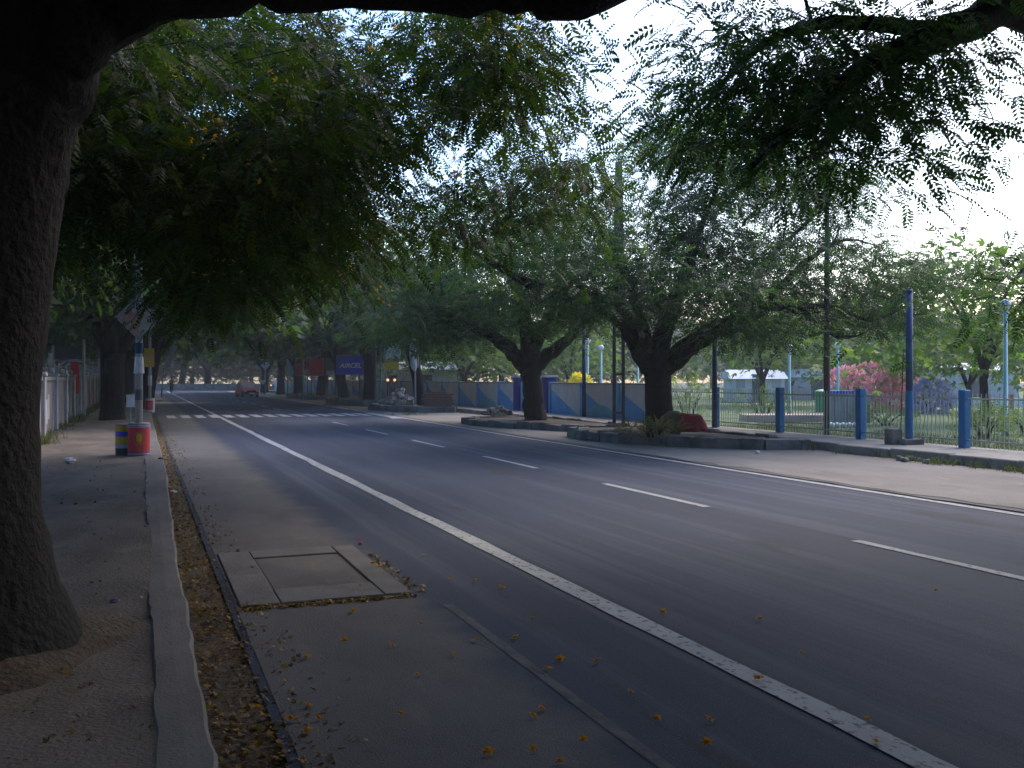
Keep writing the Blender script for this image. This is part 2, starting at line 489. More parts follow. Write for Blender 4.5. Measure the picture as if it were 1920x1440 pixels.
# ragged tongues of dust over the asphalt edge
ye = np.arange(-10, 110, .25)
ed = sheet('dirt_edge', wob(ye, 9.62, .07, .5, 21) + np.clip((ye - 25) * .02, 0, 1.0), np.full(len(ye), 10.9), ye, .018, M['dirt'])
dm = sheet('dusty_edge', wob(ye, 9.47, .03, .4, 22) + np.clip((ye - 25) * .02, 0, 1.0), np.full(len(ye), 10.7), ye, .0125, M['shoulder'])
tag(dm, 'grey dusty strip between the right edge line and the sandy verge', 'verge')
tag(ed, 'ragged edge of sandy dust spilling over the asphalt', 'verge')

fp = MB()
fy = -14.0
r_ = random.Random(11)
foot = empty('footpath', (0, 0, 0))
tag(foot, 'raised concrete footpath with broken kerb in front of the blue fence', 'footpath', kind='structure')
while fy < 120:
    l = r_.uniform(1.4, 2.2)
    brk = r_.random() < .18
    MB().box(13.62 + (r_.uniform(.03, .12) if brk else r_.uniform(-.02, .02)), 13.86, fy + .01, fy + l - .01, -.05, .19 + r_.uniform(-.012, .012), .02).build('kerb_stone', M['concrete'], foot)
    fy += l
MB().box(13.872, 15.6, -14, 120, -.05, .178).build('footpath_top', M['concrete'], foot)

lawn = relief_sheet('lawn', 15.61, 95, -40, 125, .04, 60, 110, .03, M['lawn'], 13)
tag(lawn, 'green park lawn behind the blue fence', 'lawn', kind='structure')
yard = relief_sheet('yard', -60, -2.46, -30, 125, .02, 30, 60, .03, M['ground'], 14)
tag(yard, 'shaded earth yard behind the left compound wall', 'yard', kind='structure')

# raised tree beds on the right
def tree_bed(poly, h, label, stones):
    e = empty('tree_bed', (0, 0, 0))
    tag(e, label, 'tree bed', 'stone edged beds around the right-hand trees')
    n = len(poly)
    c = np.mean(poly, 0)
    inner = [tuple(np.array(p) + (c - np.array(p)) * .10) for p in poly]
    MB().prism(inner, -.05, h - .05).build('soil', M['soil'], e)
    rr = random.Random(int(c[1] * 10))
    for i in range(n):
        a, b = np.array(poly[i]), np.array(poly[(i + 1) % n])
        L = np.linalg.norm(b - a)
        k = max(1, int(L / stones))
        for j in range(k):
            p0, p1 = a + (b - a) * (j + .02) / k, a + (b - a) * (j + .98) / k
            nrm = np.array([(b - a)[1], -(b - a)[0]]) / L
            w0, off = rr.uniform(.2, .26), rr.uniform(-.03, .03)
            q = [p0 + nrm * off, p1 + nrm * off, p1 - nrm * w0, p0 - nrm * w0]
            z1 = h + rr.uniform(-.03, .03)
            mb = MB()
            ins = .02
            q = [x + np.array((rr.uniform(-.025, .025), rr.uniform(-.025, .025))) for x in q]
            top = [x + (sum(q) / 4 - x) * rr.uniform(.05, .16) for x in q]
            mb.add([(x[0], x[1], -.05) for x in q] + [(x[0], x[1], z1 - ins) for x in q] + [(x[0], x[1], z1 + rr.uniform(-.025, .025)) for x in top],
                   [(3, 2, 1, 0)] + [(s, (s + 1) % 4, 4 + (s + 1) % 4, 4 + s) for s in range(4)] + [(4 + s, 4 + (s + 1) % 4, 8 + (s + 1) % 4, 8 + s) for s in range(4)] + [(8, 9, 10, 11)])
            mb.build('edge_stone', M['stone'], e)
    return e
BED1 = [(10.25, 21.7), (10.55, 20.3), (11.5, 18.65), (12.6, 17.4), (13.58, 17.1), (13.58, 24.2), (11.4, 24.2), (10.5, 23.1)]
BED2 = [(10.1, 29.6), (10.45, 28.0), (11.45, 25.7), (12.5, 24.7), (13.58, 24.5), (13.58, 32.6), (11.2, 32.6), (10.2, 31.2)]
tree_bed(BED1, .25, 'low stone edged bed around the big forked tree with the red cloth', .55)
tree_bed(BED2, .21, 'dark low platform around the second tree on the right', .6)
tree_bed([(10.5, 44.5), (11.2, 42.6), (13.58, 42.2), (13.58, 48.8), (11.2, 48.8), (10.5, 47)], .3, 'low stone bed beside the rubble heap and brick stack', 1.0)
tree_bed([(10.9, 54.5), (11.4, 52.4), (13.58, 52.0), (13.58, 63.5), (11.4, 63.5), (10.9, 61)], .35, 'long stone bed below the blue advertising board', 1.2)
tree_bed([(11.2, 70.5), (11.6, 68.4), (13.58, 68.0), (13.58, 84.0), (11.6, 84.0), (11.2, 80)], .35, 'far stone bed below the red advertising boards', 1.6)

# ------------------------------------------------------------------ foliage
def frond(pairs, wid, curve=.18, rachis=True):
    """bipinnate leaf of unit length along +x, blade in the xy plane; quads"""
    v, f = [], []
    for i in range(pairs):
        t = (i + .6) / pairs
        prof = math.sin(math.pi * min(1, t * .82 + .14)) ** .6
        l = .30 * prof
        x0, z0 = t, -curve * t * t
        for s in (-1, 1):
            dx, dy = math.cos(R(58)) * l, s * math.sin(R(58)) * l
            px, py = -dy, dx
            q = math.hypot(px, py)
            px, py = px / q * wid * .5, py / q * wid * .5
            b = len(v)
            v += [(x0, 0, z0), (x0 + dx * .5 + px, dy * .5 + py, z0 - .02), (x0 + dx, dy, z0 - .07), (x0 + dx * .5 - px, dy * .5 - py, z0 - .02)]
            f.append((b, b + 1, b + 2, b + 3))
    if rachis:
        b = len(v)
        v += [(0, -.008, 0), (0, .008, 0), (.55, .006, -curve * .3), (.55, -.006, -curve * .3)]
        f.append((b, b + 1, b + 2, b + 3))
    return np.array(v), np.array(f)

def clump():
    """coarser spray for foliage far away or out of sight"""
    v, f = [], []
    for (a, l, w, z) in ((0, 1, .34, -.15), (42, .8, .32, -.1), (-45, .8, .32, -.12)):
        c, s = math.cos(R(a)), math.sin(R(a))
        b = len(v)
        v += [(0, 0, 0), (c * l * .5 - s * w * .5, s * l * .5 + c * w * .5, z * .3), (c * l, s * l, z), (c * l * .5 + s * w * .5, s * l * .5 - c * w * .5, z * .3)]
        f.append((b, b + 1, b + 2, b + 3))
    return np.array(v), np.array(f)

LOD = [frond(7, .12, .3), frond(5, .13, .25, rachis=False), clump()]

def scatter(tv, tf, pos, dirs, roll, size, tone):
    """template copies: x axis along dirs, blade normal near +z"""
    n = len(pos)
    d = dirs / (np.linalg.norm(dirs, axis=1)[:, None] + 1e-9)
    up = np.tile((0., 0., 1.), (n, 1))
    y = np.cross(up, d)
    y /= np.linalg.norm(y, axis=1)[:, None] + 1e-9
    z = np.cross(d, y)
    c, s = np.cos(roll)[:, None], np.sin(roll)[:, None]
    y2, z2 = y * c + z * s, z * c - y * s
    V = pos[:, None, :] + size[:, None, None] * (tv[None, :, 0:1] * d[:, None, :] + tv[None, :, 1:2] * y2[:, None, :] + tv[None, :, 2:3] * z2[:, None, :])
    Fc = tf[None] + (np.arange(n) * len(tv))[:, None, None]
    return V.reshape(-1, 3), Fc.reshape(-1, 4), np.repeat(tone, len(tf))

def spray(centres, per, rad, flat, size, lod, rg, droop=.35, tones=(0.0, 1.0), overhead=False):
    n = len(centres)
    ctone = rg.beta(2, 2.6, n) * (tones[1] - tones[0]) + tones[0]
    idx = np.repeat(np.arange(n), per)
    off = rg.normal(size=(n * per, 3)) * (rad, rad, rad * flat)
    L = np.linalg.norm(off[:, :2], axis=1)
    off[:, 2] -= droop * .35 * (L / rad) ** 2 * rad * .5
    pos = centres[idx] + off
    dirs = off * (1, 1, .5) + rg.normal(size=off.shape) * rad * .45
    dirs[:, 2] -= rg.uniform(0, 1, len(dirs)) * droop * np.linalg.norm(dirs, axis=1)
    tone = np.clip(ctone[idx] + rg.normal(size=len(idx)) * .12, 0, 1)
    if overhead:                                  # canopy above and behind the viewer stays clear of the opening ahead
        x, y, d = proj(pos)
        mg = .8 * 1800 / np.maximum(d, .3)
        ok = (d < -.5) | (y + mg < -10) | (x + mg < -10) | (x - mg > 1930)
        pos, dirs, tone, idx = pos[ok], dirs[ok], tone[ok], idx[ok]
    return scatter(*LOD[lod], pos, dirs, rg.normal(size=len(idx)) * .45, size * rg.uniform(.7, 1.25, len(idx)), tone)

def crown_mesh(name, parts, m):
    V, Fc, T, b = [], [], [], 0
    for v, f, t in parts:
        V.append(v); Fc.append(f + b); T.append(t)
        b += len(v)
    return mesh_np(name, np.concatenate(V), np.concatenate(Fc), m, np.concatenate(T))

def smooth_line(pts, k=5):
    pts = np.asarray(pts, float)
    t = np.arange(len(pts))
    tt = np.linspace(0, len(pts) - 1, (len(pts) - 1) * k + 1)
    out = []
    for x in tt:
        i = min(int(x), len(pts) - 2)
        u = x - i
        p0, p1, p2, p3 = pts[max(i - 1, 0)], pts[i], pts[i + 1], pts[min(i + 2, len(pts) - 1)]
        out.append(.5 * ((2 * p1) + (-p0 + p2) * u + (2 * p0 - 5 * p1 + 4 * p2 - p3) * u * u + (-p0 + 3 * p1 - 3 * p2 + p3) * u ** 3))
    return np.array(out)

def grow(limbs, centres, rg, maxr=.09, wig=.12):
    """limbs: list of (points, radii); joins every foliage centre to the skeleton by branches"""
    mb = MB()
    nodes, nrad = [], []
    for pts, rad in limbs:
        sp = smooth_line(pts)
        sr = np.interp(np.linspace(0, 1, len(sp)), np.linspace(0, 1, len(rad)), rad)
        if max(rad) < .45: sp[2:-1] += rg.normal(size=sp[2:-1].shape) * np.minimum(sr[2:-1, None] * .13, .022)
        mb.tube(sp, sr, 22 if max(rad) > .45 else 12 if max(rad) > .25 else 8, rough=.012 if max(rad) > .45 else .06, seed=int(rg.integers(1e6)))
        nodes.append(sp[len(sp) // 4:]); nrad.append(sr[len(sp) // 4:])
    if len(centres):
        nd, nr = np.concatenate(nodes), np.concatenate(nrad)
        c = np.asarray(centres)
        d0 = np.array([np.min(np.linalg.norm(nd - p, axis=1)) for p in c])
        for i in np.argsort(d0):
            p = c[i]
            dist = np.linalg.norm(nd - p, axis=1) + np.clip(nd[:, 2] - p[2], 0, 9) * .6
            j = int(np.argmin(dist))
            q = nd[j]
            L = np.linalg.norm(p - q)
            if L < .15: continue
            r0 = min(nr[j] * .62, maxr, .012 + L * .016)
            k = 5 if L > 1.2 else 4
            s = np.linspace(0, 1, k)
            line = q + (p - q) * s[:, None]
            line[:, 2] += np.sin(s * math.pi) * L * .10
            line[1:-1] += rg.normal(size=(k - 2, 3)) * L * wig * .45
            rr = r0 + (max(.006, r0 * .35) - r0) * s
            mb.tube(line, rr, 5, cap=False)
            nd = np.concatenate([nd, line[1:]]); nr = np.concatenate([nr, rr[1:]])
    return mb

# where the photograph shows open sky: (cx, cy, rx, ry) in photo pixels
SKY_GAPS = [(1130, 60, 120, 62), (1180, 185, 62, 80), (1060, 205, 45, 40), (700, 95, 38, 55), (795, 175, 30, 28), (820, 302, 55, 26), (930, 290, 34, 20), (720, 322, 30, 24),
            (1730, 390, 120, 66), (1860, 420, 70, 60), (1860, 240, 80, 110), (1870, 110, 70, 60), (1630, 440, 40, 26), (1440, 410, 34, 24), (1290, 330, 30, 24), (1520, 420, 30, 24)]

# things the photograph shows clear of leaves: (cx, cy, rx, ry, depth of the thing)
CLEAR = [(1170, 400, 8, 95, 29), (385, 182, 45, 6, 18), (257, 600, 50, 60, 19)]
# lowest photo row that foliage reaches, by photo column
LOW_X = [0, 90, 180, 200, 310, 330, 420, 450, 560, 700, 900, 1000, 1100, 1200, 1300, 1360, 1450, 1500, 1700, 1920]
LOW_Y = [560, 560, 560, 430, 430, 630, 635, 600, 590, 640, 660, 640, 620, 605, 620, 660, 665, 620, 640, 660]

def open_view(p, rg, keep, spread):
    """True where the photograph shows leaves at this point (not open sky, a clear sign or below the canopy)"""
    x, y, d = (float(q[0]) for q in proj(p))
    mg = spread * 1800 / d
    if any(((x - g[0]) / (g[2] + mg)) ** 2 + ((y - g[1]) / (g[3] + mg)) ** 2 < 1 for g in SKY_GAPS) and rg.random() < keep:
        return False
    if any(d < g[4] and ((x - g[0]) / (g[2] + mg * 1.8)) ** 2 + ((y - g[1]) / (g[3] + mg * 1.8)) ** 2 < 1 for g in CLEAR):
        return False
    return y < np.interp(x, LOW_X, LOW_Y) - mg * (1.9 if d < 20 else 1.0)

def zone_centres(zones, rg, keep=1.0, spread=.3):
    out = []
    for (cx, cy, rx, ry, d0, d1, n) in zones:
        k = 0
        while k < n:
            a, b = rg.uniform(-1, 1, 2)
            if a * a + b * b > 1: continue
            d = rg.uniform(d0, d1)
            c = P(cx + a * rx, cy + b * ry, d)
            for q in (c, c + rg.normal(size=3) * (.42, .42, .22) * (1 if d < 20 else 1.3), c + rg.normal(size=3) * (.42, .42, .22) * (1 if d < 20 else 1.3)):
                k += 1
                if open_view(q, rg, keep, spread):
                    out.append(q)
    return np.array(out)

def blossoms(centres, per, rad, size, rg):
    n = len(centres) * per
    idx = np.repeat(np.arange(len(centres)), per)
    pos = np.asarray(centres)[idx] + rg.normal(size=(n, 3)) * rad
    dirs = rg.normal(size=(n, 3))
    return scatter(*clump(), pos, dirs, rg.uniform(0, 6, n), np.full(n, size) * rg.uniform(.6, 1.3, n), rg.random(n))

def along(limbs, rg, n, jit, start=.5):
    """extra foliage centres along the outer part of the limbs"""
    out = []
    for pts, _ in limbs[1:]:
        sp = smooth_line(pts)
        for _k in range(n):
            q = sp[int(len(sp) * rg.uniform(start, .999))] + rg.normal(size=3) * jit + (0, 0, .12)
            x, y, d = (float(v[0]) for v in proj(q))
            if y < np.interp(x, LOW_X, LOW_Y) - .2 * 1800 / d and not any(d < g[4] and ((x - g[0]) / (g[2] + 40)) ** 2 + ((y - g[1]) / (g[3] + 30)) ** 2 < 1 for g in CLEAR):
                out.append(q)
    return np.array(out)

def tree_thing(name, label, loc, limbs, centres, m_leaf, parts, rg, group, maxr=.09, cat='tree'):
    """all in world coordinates; children are kept relative to the base"""
    e = empty(name, loc)
    tag(e, label, cat, group)
    br = grow(limbs, centres, rg, maxr)
    me_o = br.build('trunk', M['bark'], e, smooth=True)
    cr = obj('crown', crown_mesh('crown', parts, m_leaf), e, kind='stuff')
    for o in (me_o, cr):
        o.location = -Vector(loc)
    return e

# --- the near tree on the left pavement: trunk at the left edge, limb arching over the top of the view
g1 = np.random.default_rng(101)
base1 = (-.92, 5.80, .09)
def at(x, y, d): return P(x, y, d)
trunk1 = [tuple(at(-118, 1275, 5.05)), tuple(at(-120, 1225, 5.05)), tuple(at(-124, 1120, 5.05)), tuple(at(-130, 960, 5.05)), tuple(at(-130, 760, 5.05)), tuple(at(-108, 560, 5.1)), tuple(at(-75, 360, 5.15)), tuple(at(-25, 160, 5.2))]
limb_a = [tuple(at(-30, 330, 5.2)), tuple(at(40, 110, 5.2)), tuple(at(200, -10, 5.2)), tuple(at(420, -46, 5.3)), tuple(at(700, -46, 5.5)), tuple(at(960, -46, 5.6)), tuple(at(1090, -34, 5.6)), tuple(at(1250, -80, 5.7)), tuple(at(1500, -150, 6.0)), tuple(at(1800, -150, 6.3))]
limb_b = [tuple(at(-40, 330, 5.2)), (-1.6, 5.2, 4.6), (-2.6, 4.2, 6.0), (-3.4, 2.5, 7.0)]
limb_c = [tuple(at(-20, 200, 5.2)), (-1.0, 7.0, 5.0), (-.6, 9.0, 6.3), (.2, 11.5, 7.2), (1.5, 14, 7.9)]
limb_d = [tuple(at(200, -10, 5.2)), (.5, 4.0, 5.3), (1.5, 2.0, 6.2), (2.5, -1, 6.9)]
limb_e = [tuple(at(700, -58, 5.5)), (2.6, 7.0, 5.2), (3.6, 9.2, 6.3), (4.6, 11.5, 7.3)]
limbs1 = [(trunk1, [.80, .73, .61, .53, .52, .52, .51, .46]), (limb_a, [.42, .38, .27, .20, .18, .20, .21, .16, .12, .07]), (limb_b, [.3, .22, .15, .08]), (limb_c, [.24, .17, .13, .09, .05]), (limb_d, [.16, .12, .09, .05]), (limb_e, [.12, .1, .08, .05])]
for k, (ax, rx) in enumerate(((.5, .55), (2.1, .6), (-.6, .7), (3.6, .5), (4.9, .6))):
    pass
zn1 = [(380, 240, 300, 190, 8, 18, 300), (420, 170, 320, 130, 13, 20, 120), (250, 420, 190, 200, 9, 19, 240), (430, 480, 220, 130, 13, 20, 170), (620, 200, 200, 150, 8, 16, 150), (880, 130, 230, 120, 9, 16, 130), (985, 110, 90, 80, 9, 13, 40), (960, 260, 240, 110, 10, 18, 100), (700, 360, 200, 110, 12, 20, 50), (1100, 330, 120, 130, 9, 14, 20), (200, 250, 140, 180, 7, 12, 90), (160, 520, 90, 60, 14, 22, 40)]
c1 = zone_centres(zn1, g1, keep=.97)
# extra unseen canopy added above and behind the camera to shade the near ground
ov = []
while len(ov) < 340:
    p = np.array((g1.uniform(-8, 8.5), g1.uniform(-9, 8), 0))
    d = p[0] * SA + p[1] * CA
    p[2] = max(4.6, EYE + .394 * max(d, 0) + 2.5) + g1.uniform(0, 2.6)
    ov.append(p)
ov = np.array(ov)
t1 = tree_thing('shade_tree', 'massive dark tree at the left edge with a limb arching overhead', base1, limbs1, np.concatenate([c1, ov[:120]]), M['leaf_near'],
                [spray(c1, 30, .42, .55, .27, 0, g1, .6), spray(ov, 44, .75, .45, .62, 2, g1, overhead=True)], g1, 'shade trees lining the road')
fl = c1[g1.choice(len(c1), 60)] + g1.normal(size=(60, 3)) * .4
v, f, t = blossoms(fl, 10, .10, .055, g1)
fo = obj('flowers', mesh_np('flowers', v, f, M['blossom'], t), t1, kind='stuff')
fo.location = -Vector(base1)
# ring of dark soil round the near trunk
rs = np.random.default_rng(55)
na, nr_ = 40, 7
ang = np.arange(na) * 2 * math.pi / na
edge_r = 1.12 + .10 * np.sin(3 * ang + 1) + .07 * np.sin(5 * ang)
vv = []
for j in range(nr_):
    q = j / (nr_ - 1)
    for i in range(na):
        r = .45 + (edge_r[i] - .45) * q
        vv.append((r * math.cos(ang[i]) * (.82 if math.cos(ang[i]) > 0 else 1), r * math.sin(ang[i]), .17 * (1 - q) ** 1.5 + .022 + rs.normal() * .008 - (.03 if j == nr_ - 1 else 0)))
sl = MB().add(vv, [(j * na + i, j * na + (i + 1) % na, (j + 1) * na + (i + 1) % na, (j + 1) * na + i) for j in range(nr_ - 1) for i in range(na)]).build('soil_ring', M['soil'], smooth=True)
sl.location = (-.98, 5.86, .095)
tag(sl, 'mound of dark soil around the foot of the massive left trunk', 'soil', kind='structure')

# --- near bough from the tree just outside the right edge
g0 = np.random.default_rng(202)
base0 = (12.7, 7.6, .0)
limbs0 = [([(12.7, 7.6, -.1), (12.65, 7.6, .8), (12.55, 7.65, 1.8), (12.4, 7.7, 2.9)], [.5, .4, .36, .36]),
          ([(12.4, 7.7, 2.6), tuple(at(2150, 150, 11)), tuple(at(1930, 25, 10)), tuple(at(1780, 60, 9.4)), tuple(at(1620, 130, 9)), tuple(at(1500, 225, 8.8)), tuple(at(1400, 320, 8.6))], [.3, .26, .21, .15, .10, .06, .025]),
          ([tuple(at(1780, 60, 9.4)), tuple(at(1560, 40, 9.8)), tuple(at(1420, 90, 10)), tuple(at(1330, 190, 10))], [.1, .07, .045, .02]),
          ([tuple(at(1930, 25, 10)), tuple(at(1900, -120, 9.6)), (6.5, 7, 6.2), (5, 5.5, 6.8)], [.16, .13, .09, .05]),
          ([(12.4, 7.7, 2.7), (12.9, 6.6, 4.6), (13, 5, 6.5), (13.5, 3, 8)], [.25, .2, .14, .07]),
          ([(12.4, 7.7, 2.7), (13.2, 8.6, 4.6), (14, 9.8, 6.2), (15, 11, 7.5)], [.22, .17, .12, .06])]
zn0 = [(1500, 190, 250, 140, 8, 11, 84), (1640, 110, 190, 100, 8.5, 11, 40), (1380, 110, 140, 100, 8.5, 11, 26), (1690, 250, 90, 60, 8.5, 11, 10), (1915, 330, 40, 200, 9, 12, 9), (1905, 530, 60, 80, 10, 13, 16), (1820, 40, 90, 60, 9, 11, 12), (1240, 60, 120, 70, 9, 12, 10), (1830, 190, 60, 120, 9, 12, 3)]
c0 = zone_centres(zn0, g0, keep=.85)
ov0 = []  # unseen foliage added over the right side to darken the near road
while len(ov0) < 230:
    p = np.array((g0.uniform(4.5, 17), g0.uniform(-4, 9), 0))
    d = p[0] * SA + p[1] * CA
    p[2] = max(5.0, EYE + .394 * max(d, 0) + 2.3) + g0.uniform(0, 2.4)
    ov0.append(p)
ov0 = np.array(ov0)
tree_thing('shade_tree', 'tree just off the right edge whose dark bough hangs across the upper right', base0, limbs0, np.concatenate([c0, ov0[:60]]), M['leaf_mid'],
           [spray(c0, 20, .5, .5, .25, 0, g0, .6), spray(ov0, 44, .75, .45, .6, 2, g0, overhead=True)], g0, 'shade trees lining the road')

# --- first big forked tree on the right
gr1 = np.random.default_rng(303)
D1 = 24.3
base_r1 = (12.35, 21.5, .2)
bx, by = 12.35, 21.5
limbs_r1 = [([tuple(at(1243, 830, D1)), tuple(at(1240, 800, D1)), tuple(at(1235, 760, D1)), tuple(at(1234, 715, D1)), tuple(at(1232, 690, D1)), tuple(at(1228, 660, D1))], [.47, .40, .345, .335, .36, .44]),
            ([tuple(at(1225, 690, D1)), tuple(at(1195, 640, D1)), tuple(at(1170, 600, D1)), tuple(at(1120, 560, D1)), tuple(at(1030, 545, D1 - 1)), tuple(at(960, 515, D1 - 2)), tuple(at(890, 475, D1 - 3)), tuple(at(800, 455, D1 - 4))], [.33, .30, .25, .2, .15, .10, .06, .015]),
            ([tuple(at(1240, 690, D1)), tuple(at(1285, 655, D1)), tuple(at(1340, 620, D1)), tuple(at(1395, 598, D1)), tuple(at(1440, 573, D1)), tuple(at(1482, 575, D1)), tuple(at(1530, 602, D1)), tuple(at(1570, 630, D1)), tuple(at(1606, 630, D1))], [.32, .27, .22, .19, .17, .13, .09, .06, .03]),
            ([tuple(at(1232, 670, D1)), tuple(at(1255, 590, D1)), tuple(at(1290, 500, D1)), tuple(at(1312, 430, D1 + .5)), tuple(at(1345, 350, D1 + 1))], [.3, .22, .15, .09, .02]),
            ([tuple(at(1440, 573, D1)), tuple(at(1480, 520, D1)), tuple(at(1540, 470, D1)), tuple(at(1590, 450, D1 + .5)), tuple(at(1650, 462, D1 + 1))], [.12, .09, .06, .035, .01]),
            ([tuple(at(1395, 598, D1)), tuple(at(1430, 500, D1 + .5)), tuple(at(1500, 430, D1 + 1)), tuple(at(1555, 380, D1 + 1.5))], [.11, .08, .045, .012]),
            ([tuple(at(1225, 690, D1)), tuple(at(1190, 560, D1 + 1)), tuple(at(1140, 450, D1 + 2)), tuple(at(1080, 370, D1 + 2))], [.2, .14, .085, .02]),
            ([tuple(at(1482, 575, D1)), tuple(at(1560, 575, D1)), tuple(at(1640, 600, D1 + .5)), tuple(at(1720, 560, D1 + 1))], [.08, .06, .04, .015])]
zr1 = [(1260, 540, 220, 70, 19.5, 27, 150), (1080, 500, 160, 90, 19.5, 26, 90), (1330, 410, 220, 110, 22, 29, 170), (1500, 480, 200, 90, 22, 28, 56), (1650, 490, 150, 70, 22, 28, 40), (1420, 300, 220, 95, 23, 29, 150), (1290, 270, 90, 90, 23, 28, 60), (1570, 370, 130, 60, 23, 28, 60), (1360, 615, 110, 28, 22, 26, 34), (1600, 590, 110, 35, 22, 27, 16), (1100, 580, 90, 40, 22, 26, 24), (1180, 370, 120, 100, 22, 28, 46), (1740, 500, 90, 60, 22, 28, 26), (1440, 640, 50, 22, 22, 26, 8)]
cr1 = zone_centres(zr1, gr1, keep=.97, spread=.2)
cr1 = np.concatenate([cr1, along(limbs_r1, gr1, 16, (.5, .5, .3), .55)])
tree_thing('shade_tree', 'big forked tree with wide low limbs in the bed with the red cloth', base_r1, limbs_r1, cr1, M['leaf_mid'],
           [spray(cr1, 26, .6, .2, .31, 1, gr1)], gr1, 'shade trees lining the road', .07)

# --- second tree on the right
gr2 = np.random.default_rng(404)
D2 = 32.4
base_r2 = (12.4, 30.1, .15)
limbs_r2 = [([tuple(at(1006, 800, D2)), tuple(at(1003, 780, D2)), tuple(at(1000, 745, D2)), tuple(at(997, 710, D2)), tuple(at(995, 690, D2)), tuple(at(990, 665, D2))], [.43, .38, .345, .33, .36, .42]),
            ([tuple(at(988, 690, D2)), tuple(at(955, 655, D2)), tuple(at(930, 635, D2)), tuple(at(890, 615, D2)), tuple(at(840, 590, D2)), tuple(at(770, 575, D2 - 1))], [.3, .26, .22, .17, .11, .05]),
            ([tuple(at(1000, 690, D2)), tuple(at(1035, 660, D2)), tuple(at(1070, 632, D2)), tuple(at(1100, 600, D2)), tuple(at(1140, 550, D2 + 1))], [.28, .22, .17, .12, .05]),
            ([tuple(at(992, 670, D2)), tuple(at(985, 600, D2)), tuple(at(960, 500, D2)), tuple(at(930, 400, D2 + 1)), tuple(at(900, 330, D2 + 1))], [.3, .24, .17, .11, .05]),
            ([tuple(at(992, 670, D2)), tuple(at(1030, 590, D2)), tuple(at(1050, 490, D2 + 1)), tuple(at(1060, 390, D2 + 2))], [.24, .18, .12, .05])]
zr2 = [(900, 520, 190, 90, 28, 37, 120), (860, 590, 130, 45, 29, 35, 60), (1000, 590, 110, 40, 29, 35, 46), (900, 420, 190, 90, 29, 38, 90), (1010, 440, 150, 90, 30, 38, 60), (790, 600, 70, 45, 29, 35, 30)]
cr2 = zone_centres(zr2, gr2, keep=.95, spread=.2)
cr2 = np.concatenate([cr2, along(limbs_r2, gr2, 12, (.6, .6, .35), .6)])
tree_thing('shade_tree', 'slimmer forked tree on the dark platform, second on the right', base_r2, limbs_r2, cr2, M['leaf_mid'],
           [spray(cr2, 22, .8, .28, .38, 1, gr2)], gr2, 'shade trees lining the road', .07)

# --- generic roadside trees, four forms, copied down the avenue
def generic_tree(seed, h=8.5, spread=6.5, fork=2.3, n=230, m='leaf_mid', tr=.36, lean=(0, 0), low=4.0, size=.5, per=20, rad=.9):
    rg = np.random.default_rng(seed)
    top = np.array((lean[0], lean[1], fork))
    limbs = [([(0, 0, -.15), (lean[0] * .15, lean[1] * .15, .4), (lean[0] * .5, lean[1] * .5, 1.3), tuple(top)], [tr * 1.35, tr * 1.08, tr, tr * 1.05])]
    k = 5
    for i in range(k):
        a = 2 * math.pi * i / k + rg.uniform(-.4, .4)
        l = spread * rg.uniform(.65, .95)
        c, s = math.cos(a), math.sin(a)
        z1 = h * rg.uniform(.62, .85)
        limbs.append(([tuple(top + (0, 0, -.2)), tuple(top + (c * l * .25, s * l * .25, (z1 - fork) * .42)), tuple(top + (c * l * .6, s * l * .6, (z1 - fork) * .8)), tuple(top + (c * l, s * l, z1 - fork))], [tr * .7, tr * .48, tr * .3, .05]))
    cen = []
    while len(cen) < n:
        a, q = rg.uniform(0, 2 * math.pi), math.sqrt(rg.random())
        x, y = q * spread * math.cos(a), q * spread * math.sin(a)
        zt = h * (1 - .42 * q ** 2.2)
        zb = low + (h * .5 - low) * (1 - q) * .9
        cen.append((x + lean[0], y + lean[1], rg.uniform(zb, zt)))
    cen = np.array(cen)
    br = grow(limbs, cen[:110], rg, .07)
    tm = br.build('trunk_tmp', M['bark'], None, smooth=True)
    me_t = tm.data
    bpy.data.objects.remove(tm)
    me_c = crown_mesh('crown', [spray(cen, per, rad, .45, size, 2, rg)], M[m])
    return me_t, me_c

FORMS = [generic_tree(11), generic_tree(12, 9.3, 7.0, 2.6, 250, lean=(.5, .2)), generic_tree(13, 7.6, 6.0, 2.1, 210, lean=(-.5, .1), low=3.8), generic_tree(14, 9.0, 6.2, 2.9, 230, m='leaf_near', lean=(.7, .3), low=3.4)]
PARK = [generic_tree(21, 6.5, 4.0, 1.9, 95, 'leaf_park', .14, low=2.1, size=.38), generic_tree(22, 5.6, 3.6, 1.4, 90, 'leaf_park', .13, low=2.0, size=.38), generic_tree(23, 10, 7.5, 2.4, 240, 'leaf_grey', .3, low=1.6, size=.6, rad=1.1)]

def put_tree(form, loc, rz, sc, label, group, name='shade_tree', sz=None):
    e = empty(name, loc, rz)
    e.scale = (sc, sc, sz or sc)
    tag(e, label, 'tree', group)
    obj('trunk', form[0], e)
    obj('crown', form[1], e, kind='stuff')
    return e

